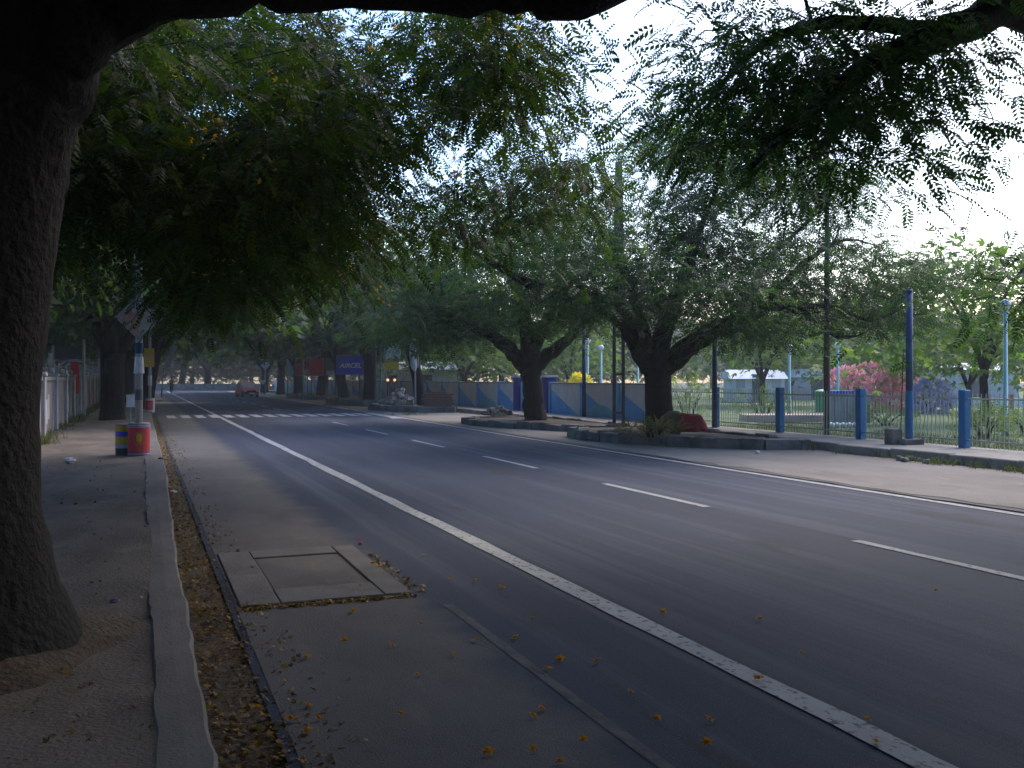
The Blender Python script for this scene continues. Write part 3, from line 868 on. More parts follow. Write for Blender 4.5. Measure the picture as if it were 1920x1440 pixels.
ORD = ['first', 'second', 'third', 'fourth', 'fifth', 'sixth', 'seventh', 'eighth', 'ninth', 'tenth', 'eleventh', 'twelfth']
YARD = ['unseen yard tree added for shade, beside and behind the viewer', 'unseen yard tree added for shade, left of the near trunk', 'unseen yard tree added for shade, farthest back behind the viewer'] + \
       [w + ' nearest of the yard trees showing above the left wall' for w in ('first', 'second', 'third', 'fourth', 'fifth', 'sixth', 'seventh')]
AV = 'shade trees lining the road'
for (X, Y, k, rz, sc, lab) in [  # those behind the viewer are unseen, added to hold back light from behind
    (-1.2, -10, 0, 1.0, 1.2, 'unseen tree added for shade behind the viewer on the left pavement'),
    (12.6, -4.5, 1, 2.0, 1.1, 'unseen tree added for shade behind the viewer on the right verge'),
    (-1.5, -22, 2, 4.0, 1.2, 'farther unseen tree added for shade behind the viewer on the left pavement'),
    (6.5, -34, 1, 4.0, 1.5, 'unseen tree added behind the viewer to block light along the avenue'),
    (12.6, -14, 0, 4.0, 1.15, 'second unseen tree added for shade behind the viewer on the right verge'),
    (-11.5, 22, 3, .6, 1.1, 'tree behind the left wall whose low dark crown hangs over the pavement'),
    (-.95, 36.5, 0, 2.4, 1.05, 'thick dark tree beside the pole with the diamond sign'),
    (.15, 49, 1, .2, .9, 'left roadside tree leaning over the kerb behind the yellow sign'),
    (-1.2, 61, 0, 1.1, 1.0, 'left roadside tree just past the leaning one'),
    (-1.0, 74, 2, 2.0, 1.0, 'left roadside tree near the cyclist, nearer of two'),
    (-1.1, 88, 1, 4.0, 1.0, 'left roadside tree near the cyclist, farther of two'),
    (-1.0, 104, 0, 5.0, 1.05, 'last tree of the left row before the far junction'),
    (12.7, 45.1, 2, .3, .72, 'right roadside tree behind the white wrapped pole'),
    (12.4, 55, 0, 2.2, 1.0, 'right roadside tree behind the grey lattice pole'),
    (12.4, 62.5, 1, 3.0, .9, 'right roadside tree behind the blue advertising board'),
    (12.4, 71.5, 2, 4.2, 1.0, 'right roadside tree between the blue and the red boards'),
    (12.4, 82.5, 0, 5.5, 1.0, 'right roadside tree behind the red boards'),
    (12.6, 95, 1, .9, 1.0, 'right roadside tree past the red boards'),
    (12.8, 110, 2, 1.9, 1.1, 'last tree of the right row near the far junction')]:
    put_tree(FORMS[k], (X, Y, .02), rz, sc, lab, AV, sz=max(sc, 1.05))
for i, X in enumerate((-34, -24, -15, -7, -1, 4, 9, 15, 22, 30)):
    put_tree(FORMS[i % 3], (X + (i % 2) * 1.3, 141 + (i * 37 % 7), 0), i * 1.7, 1.25, ORD[i] + ' from the left of the dark trees closing off the far end', 'trees closing off the far end')
for i in range(9):
    put_tree(PARK[2], (-40 + i * 9.5, 158 + (i * 31 % 9), -.6), i * 2.3, 1.15, ORD[i] + ' from the left of the low grey trees behind the end wall', 'bushy trees behind the end wall', 'park_tree')
for i, (X, Y) in enumerate(((-9.5, -5), (-13, 7), (-9.5, -16), (-8, 30), (-10, 45), (-9, 60), (-11, 78), (-9, 96), (-17, 38), (-18, 66))):  # opening entries are unseen trees added to block light from the left
    put_tree(FORMS[(i + 1) % 4], (X, Y, 0), i * 2.1, 1.1, YARD[i], 'trees behind the left wall')

# park trees: (photo column, depth, form, scale, label)
def at_col(x, d, z=.04):
    p = P(x, 700, d)
    return (p[0], p[1], z)
PK = 'trees in the park'
for (x, d, k, rz, sc, lab) in [
    (1845, 33, 0, .4, 1.0, 'bright green two-stemmed young tree behind the blue fence at the right'),
    (1815, 43, 1, 1.4, .9, 'low bright green tree behind the tall blue pole'),
    (1430, 52, 1, 4.0, 1.15, 'rounded olive tree behind the fence left of the brown pole'),
    (1545, 72, 2, .5, .95, 'broad grey green tree behind the pink bushes'),
    (1660, 95, 2, 1.6, 1.0, 'hazy grey tree far behind the tall blue pole'),
    (870, 66, 1, 2.6, 1.3, 'olive tree behind the painted wall left of the second trunk'),
    (940, 78, 2, 3.3, .8, 'grey green tree behind the painted wall at the second trunk'),
    (1065, 60, 0, 4.4, .95, 'yellowish green tree behind the wall right of the second trunk'),
    (760, 90, 2, 5.2, .9, 'grey tree behind the painted wall and the yellow board'),
    (1150, 84, 2, .2, .85, 'grey tree behind the wall between the two forked trees')]:
    put_tree(PARK[k], at_col(x, d), rz, sc, lab, PK, 'park_tree')
for i in range(11):
    put_tree(PARK[2], at_col(1020 + i * 105, 138 + (i * 29 % 27)), i * 1.3, 1.05 + .1 * (i % 3), ORD[i] + ' from the left of the hazy far trees on the park skyline', 'far trees behind the park', 'park_tree')

# ------------------------------------------------------------------ more materials
M['pale_wall'] = multi_mat('stained_plaster', (0.27, 0.25, 0.23), [((0.16, 0.145, 0.135), 1.3, .42, .62, (1, 1, .5)), ((0.09, 0.08, 0.075), 4, .58, .72, (1, 1, .35))], rough=0.9, bump=0.4, bscale=30)
M['white_wash'] = multi_mat('chalky_whitewash', (0.42, 0.41, 0.42), [((0.28, 0.27, 0.27), 3, .42, .65, (1, 1, .5)), ((0.15, 0.14, 0.13), 6, .62, .74, (1, 1, .4))], rough=0.85, bump=0.3)
M['cream_wall'] = multi_mat('cream_painted_wall', (0.56, 0.53, 0.51), [((0.46, 0.44, 0.45), 1.5, .4, .65, (1, 1, .6)), ((0.25, 0.22, 0.2), 5, .62, .75, (1, 1, .4))], rough=0.85, bump=0.3)
M['mural_blue'] = multi_mat('mural_blue', (0.09, 0.28, 0.54), [((0.13, 0.34, 0.58), 2, .4, .65, (1, 1, 1)), ((0.12, 0.2, 0.3), 8, .62, .74, (1, 1, .5))], rough=0.7, bump=0.2)
M['mural_teal'] = multi_mat('mural_teal', (0.14, 0.34, 0.42), [((0.2, 0.4, 0.46), 2, .4, .65, (1, 1, 1))], rough=0.7, bump=0.2)
M['indigo'] = multi_mat('indigo_paint', (0.022, 0.022, 0.16), [((0.035, 0.035, 0.2), 3, .4, .65, (1, 1, .5))], rough=0.6, bump=0.2)
M['post_blue'] = multi_mat('post_blue_paint', (0.02, 0.155, 0.36), [((0.015, 0.11, 0.27), 3, .42, .65, (1, 1, .4)), ((0.05, 0.12, 0.2), 12, .62, .74, (1, 1, .5))], rough=0.5, bump=0.2, bscale=30)
M['pole_navy'] = multi_mat('navy_pole_paint', (0.02, 0.04, 0.11), [((0.03, 0.07, 0.17), 4, .45, .65, (1, 1, .3))], rough=0.5, bump=0.2)
M['bar'] = mat('fence_bar_paint', (0.44, 0.46, 0.42), (0.32, 0.33, 0.28), 8, .6)
M['steel'] = mat('galvanised_steel', (0.27, 0.29, 0.31), (0.17, 0.18, 0.19), 6, .5, .2, metal=.3)
M['darksteel'] = mat('weathered_dark_steel', (0.06, 0.065, 0.075), (0.035, 0.035, 0.04), 5, .65, .3)
M['teal_pole'] = mat('teal_pole_paint', (0.26, 0.45, 0.42), (0.2, 0.37, 0.36), 5, .5)
M['brown_pole'] = mat('rusty_brown_pole', (0.09, 0.065, 0.06), (0.06, 0.045, 0.045), 6, .8, .3)
M['white'] = mat('white_enamel', (0.72, 0.73, 0.75), (0.6, 0.61, 0.63), 4, .5)
M['paper'] = mat('white_paper', (0.66, 0.66, 0.74), (0.5, 0.5, 0.56), 5, .8, .2)
M['red'] = mat('red_print', (0.68, 0.035, 0.04), (0.56, 0.04, 0.045), 6, .6)
M['orange'] = mat('orange_print', (0.5, 0.13, 0.03), (0.38, 0.16, 0.1), 8, .7)
M['dull_orange'] = mat('faded_orange_print', (0.52, 0.2, 0.14), (0.58, 0.36, 0.3), 7, .75)
M['pale_print'] = mat('faded_pale_print', (0.52, 0.42, 0.38), (0.6, 0.56, 0.54), 9, .75)
M['purple'] = mat('purple_print', (0.16, 0.07, 0.22), (0.2, 0.1, 0.28), 8, .7)
M['yellow'] = mat('yellow_print', (0.62, 0.42, 0.03), (0.5, 0.34, 0.03), 6, .6)
M['ad_blue'] = mat('advert_blue', (0.025, 0.075, 0.65), (0.028, 0.085, 0.7), 2, .45)
M['grey_board'] = mat('grey_board', (0.14, 0.15, 0.18), (0.1, 0.11, 0.13), 3, .6)
M['pale_board'] = mat('pale_grey_board', (0.42, 0.44, 0.5), (0.33, 0.34, 0.4), 4, .6)
M['sign_teal'] = mat('pale_teal_sheet', (0.42, 0.58, 0.66), (0.52, 0.66, 0.74), 3, .6)
M['red_cloth'] = mat('red_cloth', (0.30, 0.025, 0.02), (0.22, 0.018, 0.016), 9, .9, .3)
M['sack'] = mat('brown_sacking', (0.13, 0.10, 0.05), (0.09, 0.065, 0.035), 9, .95, .5)
M['green_bag'] = mat('green_plastic', (0.02, 0.30, 0.10), (0.015, 0.2, 0.07), 7, .45, .2)
M['brick'] = mat('red_brown_brick', (0.22, 0.09, 0.055), (0.15, 0.065, 0.045), 9, .9, .4)
M['rubble'] = mat('pale_rubble', (0.42, 0.38, 0.37), (0.28, 0.25, 0.23), 6, .95, .5)
M['car_red'] = plain('car_red_paint', (0.6, 0.03, 0.04), .3)
M['car_glass'] = plain('car_glass', (0.30, 0.33, 0.35), .15)  # pale base colour stands in for reflections on the glass
M['black'] = mat('black_rubber', (0.018, 0.018, 0.02), (0.03, 0.03, 0.03), 9, .8)
M['chrome'] = plain('chrome', (0.6, 0.6, 0.62), .25, .9)
M['lamp_on'] = plain('amber_lamp_glass', (1.0, 0.5, 0.2), .4, 0, .45)
M['headlamp'] = plain('headlamp_glass', (0.8, 0.82, 0.8), .15)
M['skin'] = plain('skin', (0.13, 0.07, 0.045), .6)
M['hair'] = plain('hair', (0.012, 0.01, 0.009), .6)
M['shirt_white'] = plain('white_shirt_cloth', (0.62, 0.63, 0.66), .9)
M['trouser_blue'] = plain('blue_trouser_cloth', (0.04, 0.07, 0.18), .9)
M['cloth_dark'] = plain('dark_cloth', (0.03, 0.032, 0.04), .9)
M['roof_sheet'] = mat('pale_roof_sheet', (0.58, 0.6, 0.66), (0.46, 0.48, 0.54), 3, .6)
M['pinkish'] = mat('pinkish_plaster', (0.55, 0.40, 0.36), (0.45, 0.33, 0.3), 4, .85)

# ------------------------------------------------------------------ drain cover, kerbside things
dc = empty('drain_cover', (1.22, 7.75, .01))
tag(dc, 'square concrete drain cover set in the shoulder beside the gutter', 'drain cover')
mb = MB()
for (x0, x1, y0, y1) in ((-.6, -.33, -1.05, 1.05), (.40, .6, -1.05, 1.05), (-.328, .398, -1.05, -.60), (-.328, .398, .72, 1.05)):
    mb.box(x0, x1, y0, y1, -.03, .008, .008)
mb.build('frame', M['slab'], dc)
MB().box(-.318, .388, -.59, .71, -.03, -.004, .008).build('lid', M['shoulder'], dc)

def lamp_post(loc, h, label, sgn, arm_dir=0.0):
    e = empty('lamp_post', loc)
    tag(e, label, 'lamp post', 'lamp posts on the left pavement')
    r = .068
    MB().tube([(0, 0, 0), (0, 0, 2.2), (0, 0, h)], [r, r * .95, r * .7], 14).build('pole', M['white_wash'], e, smooth=True)
    arm = smooth_line([(0, 0, h - .15), (.05, 0, h + .12), (.35, -.02, h + .32), (.8, -.05, h + .44)], 4)
    MB().tube(arm, .028, 8).build('arm', M['steel'], e, smooth=True)
    hd = MB()
    hd.tube([(.75, -.05, h + .425), (.85, -.055, h + .44), (1.2, -.07, h + .51), (1.5, -.085, h + .56), (1.56, -.09, h + .57)], [.03, .075, .095, .07, .02], 10)
    hd.build('lamp_head', M['white'], e, smooth=True)
    b = MB()
    b.tube([(0, 0, -.01), (0, 0, .03), (0, 0, .6), (0, 0, .625)], [.205, .2, .2, .185], 24)
    d = b.build('base_drum', M['concrete'], e, smooth=False)
    return e, d

DL = (-.04, 19.31, .1)
FACE = math.atan2(0 - DL[1], 0 - DL[0])
lp, drum = lamp_post(DL, 6.35, 'lamp post with faded diamond sign standing in a red postered drum', True)
a0 = FACE
MB().shell(0, 0, .025, .60, .2025, a0 - 1.25, a0 + 1.25, 20).build('poster', M['purple'], drum)
MB().shell(0, 0, .085, .53, .2050, a0 - 1.15, a0 + 1.15, 20).build('poster', M['red'], drum)
for z in (.045, .545, .575):
    MB().shell(0, 0, z, z + .012, .2055, a0 - 1.25, a0 + 1.25, 20).build('poster_band', M['paper'], drum)
def shell_oval(r, ac, zc, ra, rz, n=18):
    mb = MB()
    v = [(r * math.cos(ac), r * math.sin(ac), zc)]
    for i in range(n):
        t = 2 * math.pi * i / n
        a = ac + ra * math.cos(t)
        v.append((r * math.cos(a), r * math.sin(a), zc + rz * math.sin(t)))
    return mb.add(v, [(0, 1 + i, 1 + (i + 1) % n) for i in range(n)])
shell_oval(.207, a0 + .05, .33, .52, .14).build('poster_print', M['orange'], drum)
shell_oval(.209, a0 + .05, .35, .26, .085).build('poster_print', M['yellow'], drum)
shell_oval(.207, a0 + .02, .135, .75, .03).build('poster_print', M['orange'], drum)
# diamond plate: two wings folded back along the pole
sg = empty('sign_plate_tmp')
bpy.data.objects.remove(sg)
def wing(s, m, inset, off):
    c = .425 * (1 - inset)
    ang = R(5)
    y = -.085 + off
    pts = [(0, y, 2.59 + c), (0, y, 2.59 - c), (s * c * math.cos(ang), y + c * math.sin(ang), 2.59)]
    if s > 0: pts = [pts[1], pts[0], pts[2]]
    th = .012
    v = pts + [(p[0], p[1] + th, p[2]) for p in pts]
    return MB().add(v, [(0, 1, 2), (5, 4, 3), (0, 3, 4, 1), (1, 4, 5, 2), (2, 5, 3, 0)])
for s, m in ((-1, 'dull_orange'), (1, 'pale_print')):
    w = wing(s, None, 0, 0).build('sign_wing', M['white_wash'], lp)
    wing(s, None, .12, -.016).build('sign_print', M[m], w)
wq = lp
MB().add([(.09, -.128, 2.80), (.24, -.114, 2.66), (.30, -.108, 2.62), (.26, -.112, 2.60), (.12, -.125, 2.74)], [(0, 4, 3, 2, 1)]).build('torn_print', M['grey_board'], lp)
MB().add([(.10, -.127, 2.50), (.22, -.117, 2.54), (.20, -.118, 2.50)], [(0, 2, 1)]).build('torn_print', M['grey_board'], lp)
MB().add([(-.05, -.131, 2.86), (-.13, -.124, 2.76), (-.09, -.127, 2.66), (-.03, -.133, 2.74)], [(0, 1, 2, 3)]).build('torn_print', M['paper'], lp)
MB().tube([(0, 0, 1.55), (0, 0, 1.86)], [.095, .078], 14, cap=False).build('paper_wrap', M['paper'], lp, smooth=True)
MB().tube([(0, 0, 1.92), (0, 0, 2.12)], [.073, .071], 14, cap=False).build('paper_wrap', M['pole_navy'], lp, smooth=True)
MB().tube([(0, 0, 1.05), (0, 0, 1.25)], [.073, .072], 14, cap=False).build('paper_wrap', M['grey_board'], lp, smooth=True)
lp.rotation_euler.z = -R(2)

dr = empty('banded_drum', (-.30, 19.62, .1))
tag(dr, 'small drum with yellow and blue bands half hidden behind the red drum', 'drum')
MB().tube([(0, 0, 0), (0, 0, .02), (0, 0, .575), (0, 0, .59)], [.165, .16, .16, .15], 20).build('body', M['darksteel'], dr)
for z0, z1, m in ((.14, .22, 'pale_board'), (.224, .36, 'yellow'), (.364, .45, 'ad_blue'), (.454, .57, 'yellow')):
    MB().tube([(0, 0, z0), (0, 0, z1)], [.163, .163], 20, cap=False).build('band', M[m], dr)

p2 = G(281, 778)
lp2, drum2 = lamp_post((p2[0], p2[1], .1), 6.0, 'second lamp post in a red and white drum under a yellow sign', False)
a2 = math.atan2(-p2[1], -p2[0])
MB().shell(0, 0, .03, .6, .2025, a2 - 1.3, a2 + 1.3, 16).build('poster', M['paper'], drum2)
MB().shell(0, 0, .12, .52, .206, a2 - 1.1, a2 + .7, 16).build('poster', M['red'], drum2)
shell_oval(.209, a2 - .2, .33, .4, .12).build('poster_print', M['orange'], drum2)
MB().box(-.22, .18, -.10, -.085, 1.95, 2.75).build('sign_board', M['yellow'], lp2)
MB().add([(-.12, -.1045, 2.2), (.08, -.1045, 2.2), (.08, -.1045, 2.45), (-.12, -.1045, 2.45)], [(0, 1, 2, 3)]).build('sign_print', M['dull_orange'], lp2)
MB().tube([(0, 0, 1.15), (0, 0, 1.6)], [.085, .08], 12, cap=False).build('paper_wrap', M['paper'], lp2)

pb = G(245, 801)
mbx = empty('meter_box', (pb[0], pb[1], .09))
tag(mbx, 'small white cabinet on a thin post just left of the lamp post', 'cabinet')
MB().box(-.02, .02, -.02, .02, 0, .55).build('post', M['teal_pole'], mbx)
MB().box(-.13, .11, -.08, .08, .55, .93, .01).build('box', M['white'], mbx)
MB().box(-.15, .13, -.1, .1, .931, .955).build('lid', M['white_wash'], mbx)

# ------------------------------------------------------------------ left compound wall
lw = empty('compound_wall', (-2.38, 0, 0))
tag(lw, 'stained plaster compound wall with whitewashed pilasters along the left pavement', 'wall')
y = 7.5
k = 0
rw = random.Random(4)
while y < 118:
    L = 3.8
    if not (37.2 < y < 39.5):
        MB().box(-.07, .07, y + .16, y + L - .16, -.05, 1.50).build('panel', M['pale_wall'], lw)
        MB().box(-.11, .11, y + .16, y + L - .16, 1.503, 1.60).build('coping', M['concrete'], lw)
        if rw.random() < .75:
            yy0 = y + rw.uniform(.4, 1.2)
            for q in range(rw.randint(1, 3)):
                m = rw.choice(['paper', 'red', 'pale_print', 'mural_blue', 'purple', 'paper'])
                w, h, z0 = rw.uniform(.4, .7), rw.uniform(.5, .85), rw.uniform(.3, .6)
                MB().add([(.074, yy0, z0), (.074, yy0 + w, z0), (.074, yy0 + w, z0 + h), (.074, yy0, z0 + h)], [(0, 1, 2, 3)]).build('poster', M[m], lw)
                yy0 += w + rw.uniform(.02, .2)
    pl = MB().box(-.16, .16, y - .155, y + .155, -.05, 1.62, .015)
    pl.build('pilaster', M['white_wash'], lw)
    MB().box(-.19, .19, y - .19, y + .19, 1.623, 1.70, .02).build('pilaster_cap', M['white_wash'], lw)
    MB().ball((0, y, 1.77), .085, 10, 6).build('finial', M['white_wash'], lw, smooth=True)
    y += L
    k += 1

gp_ = G(165, 787)
gt = empty('compound_gate', (gp_[0] - .15, gp_[1], .08))
tag(gt, 'tall pale gate posts carrying a grey board and a red banner at the left wall', 'gate')
for dx, h in ((0, 2.95), (-1.05, 2.7)):
    MB().tube([(dx, 0, 0), (dx, 0, h)], [.07, .055], 10).build('gate_post', M['white_wash'], gt, smooth=True)
MB().box(-1.0, -.07, -.03, .02, 2.2, 2.68).build('sign_board', M['grey_board'], gt)
MB().tube([(-1.12, -.1, 1.95), (-1.12, -.1, 2.42)], [.07, .07], 10).build('lamp', M['white'], gt, smooth=True)
MB().box(-.45, -.15, -.05, -.035, .9, 2.1).build('banner', M['red'], gt)
for i in range(7):
    MB().box(-.98 + i * .14, -.95 + i * .14, .05, .08, .1, 1.6).build('gate_bar', M['steel'], gt)

bn = empty('banner', tuple(P(318, 735, 47.5)[:2]) + (.0,))
tag(bn, 'pale blue strip banner leaning on a pole beside the left trunks', 'banner')
b0 = bn.location
def loc_at(x, y, d, o): return tuple(P(x, y, d) - np.array(o))
q = [np.array(loc_at(x_, y_, 47.5, b0)) for x_, y_ in ((306, 690), (317, 690), (333, 648), (323, 648))]
v = [tuple(a) for a in q] + [tuple(a + (0, .03, 0)) for a in q]
MB().add(v, [(0, 1, 2, 3), (7, 6, 5, 4), (0, 4, 5, 1), (1, 5, 6, 2), (2, 6, 7, 3), (3, 7, 4, 0)]).build('cloth', M['pale_board'], bn)
MB().tube([loc_at(303, 745, 47.6, b0), loc_at(306, 690, 47.6, b0), loc_at(329, 640, 47.6, b0)], .035, 8).build('pole', M['steel'], bn)
MB().box(-.62, -.30, -.05, -.02, 1.62, 2.2).build('placard', M['pale_print'], bn)

# ------------------------------------------------------------------ right: park fence
XF = 15.25
fence = empty('park_fence', (XF, 0, .178))
tag(fence, 'low railing with bright blue posts and thin pale bars along the footpath', 'fence')
posts_y = [5.7, 8.65, 11.6, 14.55, 17.5, 20.45, 23.4, 26.3]
bar_me = MB().box(-.007, .007, -.007, .007, .02, 1.08).build('bar_tmp', M['bar'])
bme = bar_me.data
bpy.data.objects.remove(bar_me)
for i, y in enumerate(posts_y):
    MB().box(-.085, .085, y - .085, y + .085, -.02, 1.15, .015).build('post', M['post_blue'], fence)
    if i < len(posts_y) - 1:
        y1 = posts_y[i + 1]
        for z in (.14, .96):
            MB().box(-.012, .012, y + .087, y1 - .087, z, z + .03).build('rail', M['bar'], fence)
        n = 26
        for j in range(1, n):
            o = obj('bar', bme, fence)
            o.location = (.0, y + .087 + (y1 - y - .174) * j / n, 0)
            o.rotation_euler = (random.uniform(-.012, .012), 0, .3)

def tall_pole(x_px, X, h, label, foot=None, r=.075):
    p = on_line(x_px, X)
    e = empty('blue_pole', (p[0], p[1], .178))
    tag(e, label, 'pole', 'dark blue poles along the fence')
    MB().tube([(0, 0, 0), (0, 0, h)], [r, r * .92], 14).build('shaft', M['pole_navy'], e, smooth=True)
    MB().tube([(0, 0, h), (0, 0, h + .03)], [r * 1.1, r * .8], 14).build('cap', M['pole_navy'], e)
    if foot:
        MB().box(-.26, .26, -.16, .2, 0, .12, .02).build('foot', M['stone'], e)
        MB().box(-.40, -.12, .05, .3, 0, .33, .02).build('foot_block', M['stone'], e)
        MB().tube([(-.14, .1, .1), (-.11, .05, 2.0)], .012, 6).build('stay_rod', M['darksteel'], e)
        MB().tube([(0, 0, .12), (0, 0, 1.12)], r * 1.06, 14, cap=False).build('painted_band', M['post_blue'], e, smooth=True)
    return e
tall_pole(1705, 14.95, 3.2, 'tall dark blue pole with a dark block at its foot', True)
tall_pole(1340, 15.0, 3.0, 'dark blue pole beside the fence post next to the red cloth')
tall_pole(1095, 14.95, 3.3, 'dark blue pole against the painted wall between the two forked trees')

p = on_line(1550, 15.75)
bp_ = empty('brown_pole', (p[0], p[1], .03))
tag(bp_, 'tall thin rusty brown pole rising behind the fence through the foliage', 'pole')
MB().tube([(0, 0, 0), (0, 0, 3), (0.02, 0, 7.4)], [.085, .07, .05], 12).build('shaft', M['brown_pole'], bp_, smooth=True)
MB().tube([(0, 0, 0), (0, 0, .12)], [.13, .12], 12).build('collar', M['brown_pole'], bp_)
MB().tube([(-.5, 0, 6.9), (.5, 0, 6.95)], .02, 6).build('crossarm', M['brown_pole'], bp_)

for (x, d, h, lab) in ((1480, 38, 2.6, 'pale teal park lamp left of the brown pole'), (1571, 41, 2.8, 'pale teal park lamp in front of the pink bushes'), (1885, 25, 3.3, 'teal park lamp behind the fence at the far right'),
                       (1127, 46, 2.85, 'teal park lamp with white globe left of the lattice pole'), (1102, 49, 3.3, 'slender teal park lamp behind the dark blue pole and wall'), (1196, 47, 2.4, 'teal park lamp just left of the big forked trunk')):
    c = at_col(x, d, .04)
    e = empty('park_lamp', c)
    tag(e, lab, 'lamp post', 'park lamps')
    MB().tube([(0, 0, 0), (0, 0, .4), (0, 0, .42), (0, 0, h)], [.09, .085, .06, .05], 10).build('post', M['teal_pole'], e, smooth=True)
    MB().ball((0, 0, h + .14), .14, 12, 8).build('globe', M['white'], e, smooth=True)

# lattice poles with two legs, rungs and a street lamp
def lattice_pole(loc, h, label, arm_z, mat_low, mat_up):
    e = empty('lattice_pole', loc)
    tag(e, label, 'utility pole', 'lattice poles on the right')
    split = 3.9
    for s in (-1, 1):
        MB().box(s * .135 - .045, s * .135 + .045, -.06, .06, -.05, split).build('leg', M[mat_low], e)
    z = .5
    while z < split:
        MB().box(-.088, .088, -.045, .045, z, z + .07).build('rung', M[mat_low], e)
        z += 1.15
    MB().add([(-.18, -.075, split), (.18, -.075, split), (.18, .075, split), (-.18, .075, split), (-.10, -.07, h), (.10, -.07, h), (.10, .07, h), (-.10, .07, h)],
             [(3, 2, 1, 0), (4, 5, 6, 7), (0, 1, 5, 4), (1, 2, 6, 5), (2, 3, 7, 6), (3, 0, 4, 7)]).build('upper_shaft', M[mat_up], e)
    MB().tube([(-.12, 0, arm_z), (-.5, -.04, arm_z + .22), (-.68, -.06, arm_z + .32)], .025, 8).build('lamp_arm', M['steel'], e)
    MB().tube([(-.42, -.03, arm_z + .17), (-.5, -.04, arm_z + .215), (-.82, -.08, arm_z + .39), (-.9, -.085, arm_z + .43)], [.03, .055, .06, .02], 8).build('lamp', M['white'], e, smooth=True)
    MB().tube([(.1, 0, h - .45), (.5, 0, h - .5)], .015, 6).build('bracket', M['darksteel'], e)
    MB().tube([(.1, 0, arm_z + .62), (.42, 0, arm_z + .6)], .03, 6).build('bracket', M['white'], e)
    MB().tube([(0, 0, h), (0, 0, h + .12), (0, 0, h + .16), (0, 0, h + .24)], [.02, .02, .045, .02], 8).build('insulator', M['white'], e)
    for zz in (arm_z + .2, arm_z + 1.2):
        MB().box(-.155, .155, -.085, .085, zz, zz + .05).build('clamp', M['darksteel'], e)
    return e
pp = on_line(1160, 13.25)
l1 = lattice_pole((pp[0], pp[1], .0), 8.0, 'twin-legged utility pole between the two big forked trees', 5.15, 'darksteel', 'concrete')
l1.rotation_euler.z = -YAW
pp = on_line(709, 12.7)
l2 = lattice_pole((pp[0], pp[1], .0), 8.0, 'grey lattice utility pole with lamp right of the blue advertising board', 5.1, 'steel', 'concrete')
l2.rotation_euler.z = -YAW

# ------------------------------------------------------------------ painted wall beyond the fence
pw = empty('painted_wall', (XF, 0, .178))
tag(pw, 'cream wall painted with blue triangles and blue pilasters behind the footpath', 'wall')
y = 26.4
k = 0
while y < 118:
    L = 2.95
    if not (35.0 < y < 37.5):
        MB().box(.0, .16, y + .1, y + L - .1, -.05, 1.16).build('panel', M['cream_wall'], pw)
        MB().box(-.03, .19, y + .1, y + L - .1, 1.163, 1.22).build('coping', M['concrete'], pw)
        MB().add([(-.004, y + L - .1, 0.0), (-.004, y + .35, 0.0), (-.004, y + L - .1, .95)], [(0, 2, 1)]).build('painted_triangle', M['mural_blue'], pw)
        v = [(-.008, y + .3, 0.02)] + [(-.008, y + L * .5 - math.cos(t * math.pi / 12) * (L * .5 - .3), .02 + .42 * math.sin(t * math.pi / 12)) for t in range(13)] + [(-.008, y + L - .3, .02)]
        if k % 2 == 1:
            MB().add(v, [tuple(range(len(v) - 1, -1, -1))]).build('painted_arc', M['mural_teal'], pw)
    MB().box(-.05, .21, y - .098, y + .098, -.05, 1.24, .012).build('pilaster', M['mural_blue'], pw)
    y += L
    k += 1
gb = empty('gate_house', (XF - .12, 37.2, .178))
tag(gb, 'indigo gate block with pale cap behind the second tree trunk', 'gate')
for s in (-1, 1):
    MB().box(0, .45, s * 1.55 - .3, s * 1.55 + .3, -.05, 1.42, .02).build('pillar', M['indigo'], gb)
    MB().box(-.05, .5, s * 1.55 - .36, s * 1.55 + .36, 1.423, 1.50, .015).build('pillar_cap', M['white_wash'], gb)
MB().box(.18, .26, -1.24, 1.24, 0, 1.3).build('gate_leaf', M['indigo'], gb)

# ------------------------------------------------------------------ boards on the right side
def board(name, x_px, X, w, z0, z1, label, face_m, edge=None, legs=True, cat='billboard', th=.12):
    p = on_line(x_px, X)
    e = empty(name, (p[0], p[1], .0), -R(9))
    tag(e, label, cat)
    MB().box(-w / 2, w / 2, 0, th, z0, z1).build('cabinet', M['steel'], e)
    MB().box(-w / 2 + .03, w / 2 - .03, -.02, -.003, z0 + .03, z1 - .03).build('face', M[face_m], e)
    if legs:
        for s in (-1, 1):
            MB().box(s * w * .36 - .035, s * w * .36 + .035, .02, .09, -.05, z0).build('leg', M['darksteel'], e)
    return e
ab = board('advertising_board', 656, 11.9, 1.62, 1.80, 2.98, 'blue advertising board reading AIRCEL between the right-hand trees', 'ad_blue')
cu = bpy.data.curves.new('lettering', 'FONT')
cu.body = 'AIRCEL'
cu.size = .40
cu.shear = .28
cu.extrude = .004
cu.offset = .012
cu.align_x = 'CENTER'
to = bpy.data.objects.new('lettering_tmp', cu)
COL.objects.link(to)
dg = bpy.context.evaluated_depsgraph_get()
tme = bpy.data.meshes.new_from_object(to.evaluated_get(dg))
bpy.data.objects.remove(to)
tme.materials.clear(); tme.materials.append(M['white'])
lt = obj('lettering', tme, ab)
lt.location = (0.02, -.03, 2.22)
lt.rotation_euler = (R(90), 0, 0)
MB().box(.812, 1.03, .01, .10, 1.78, 2.85).build('red_end_panel', M['red'], ab)
gbrd = board('grey_hoarding', 622, 12.0, .74, 1.98, 2.95, 'dark grey board with pale lower strip left of the blue AIRCEL board', 'grey_board', cat='billboard')
MB().box(-.36, .33, -.04, -.023, 1.80, 2.08).build('pale_strip', M['pale_board'], gbrd)
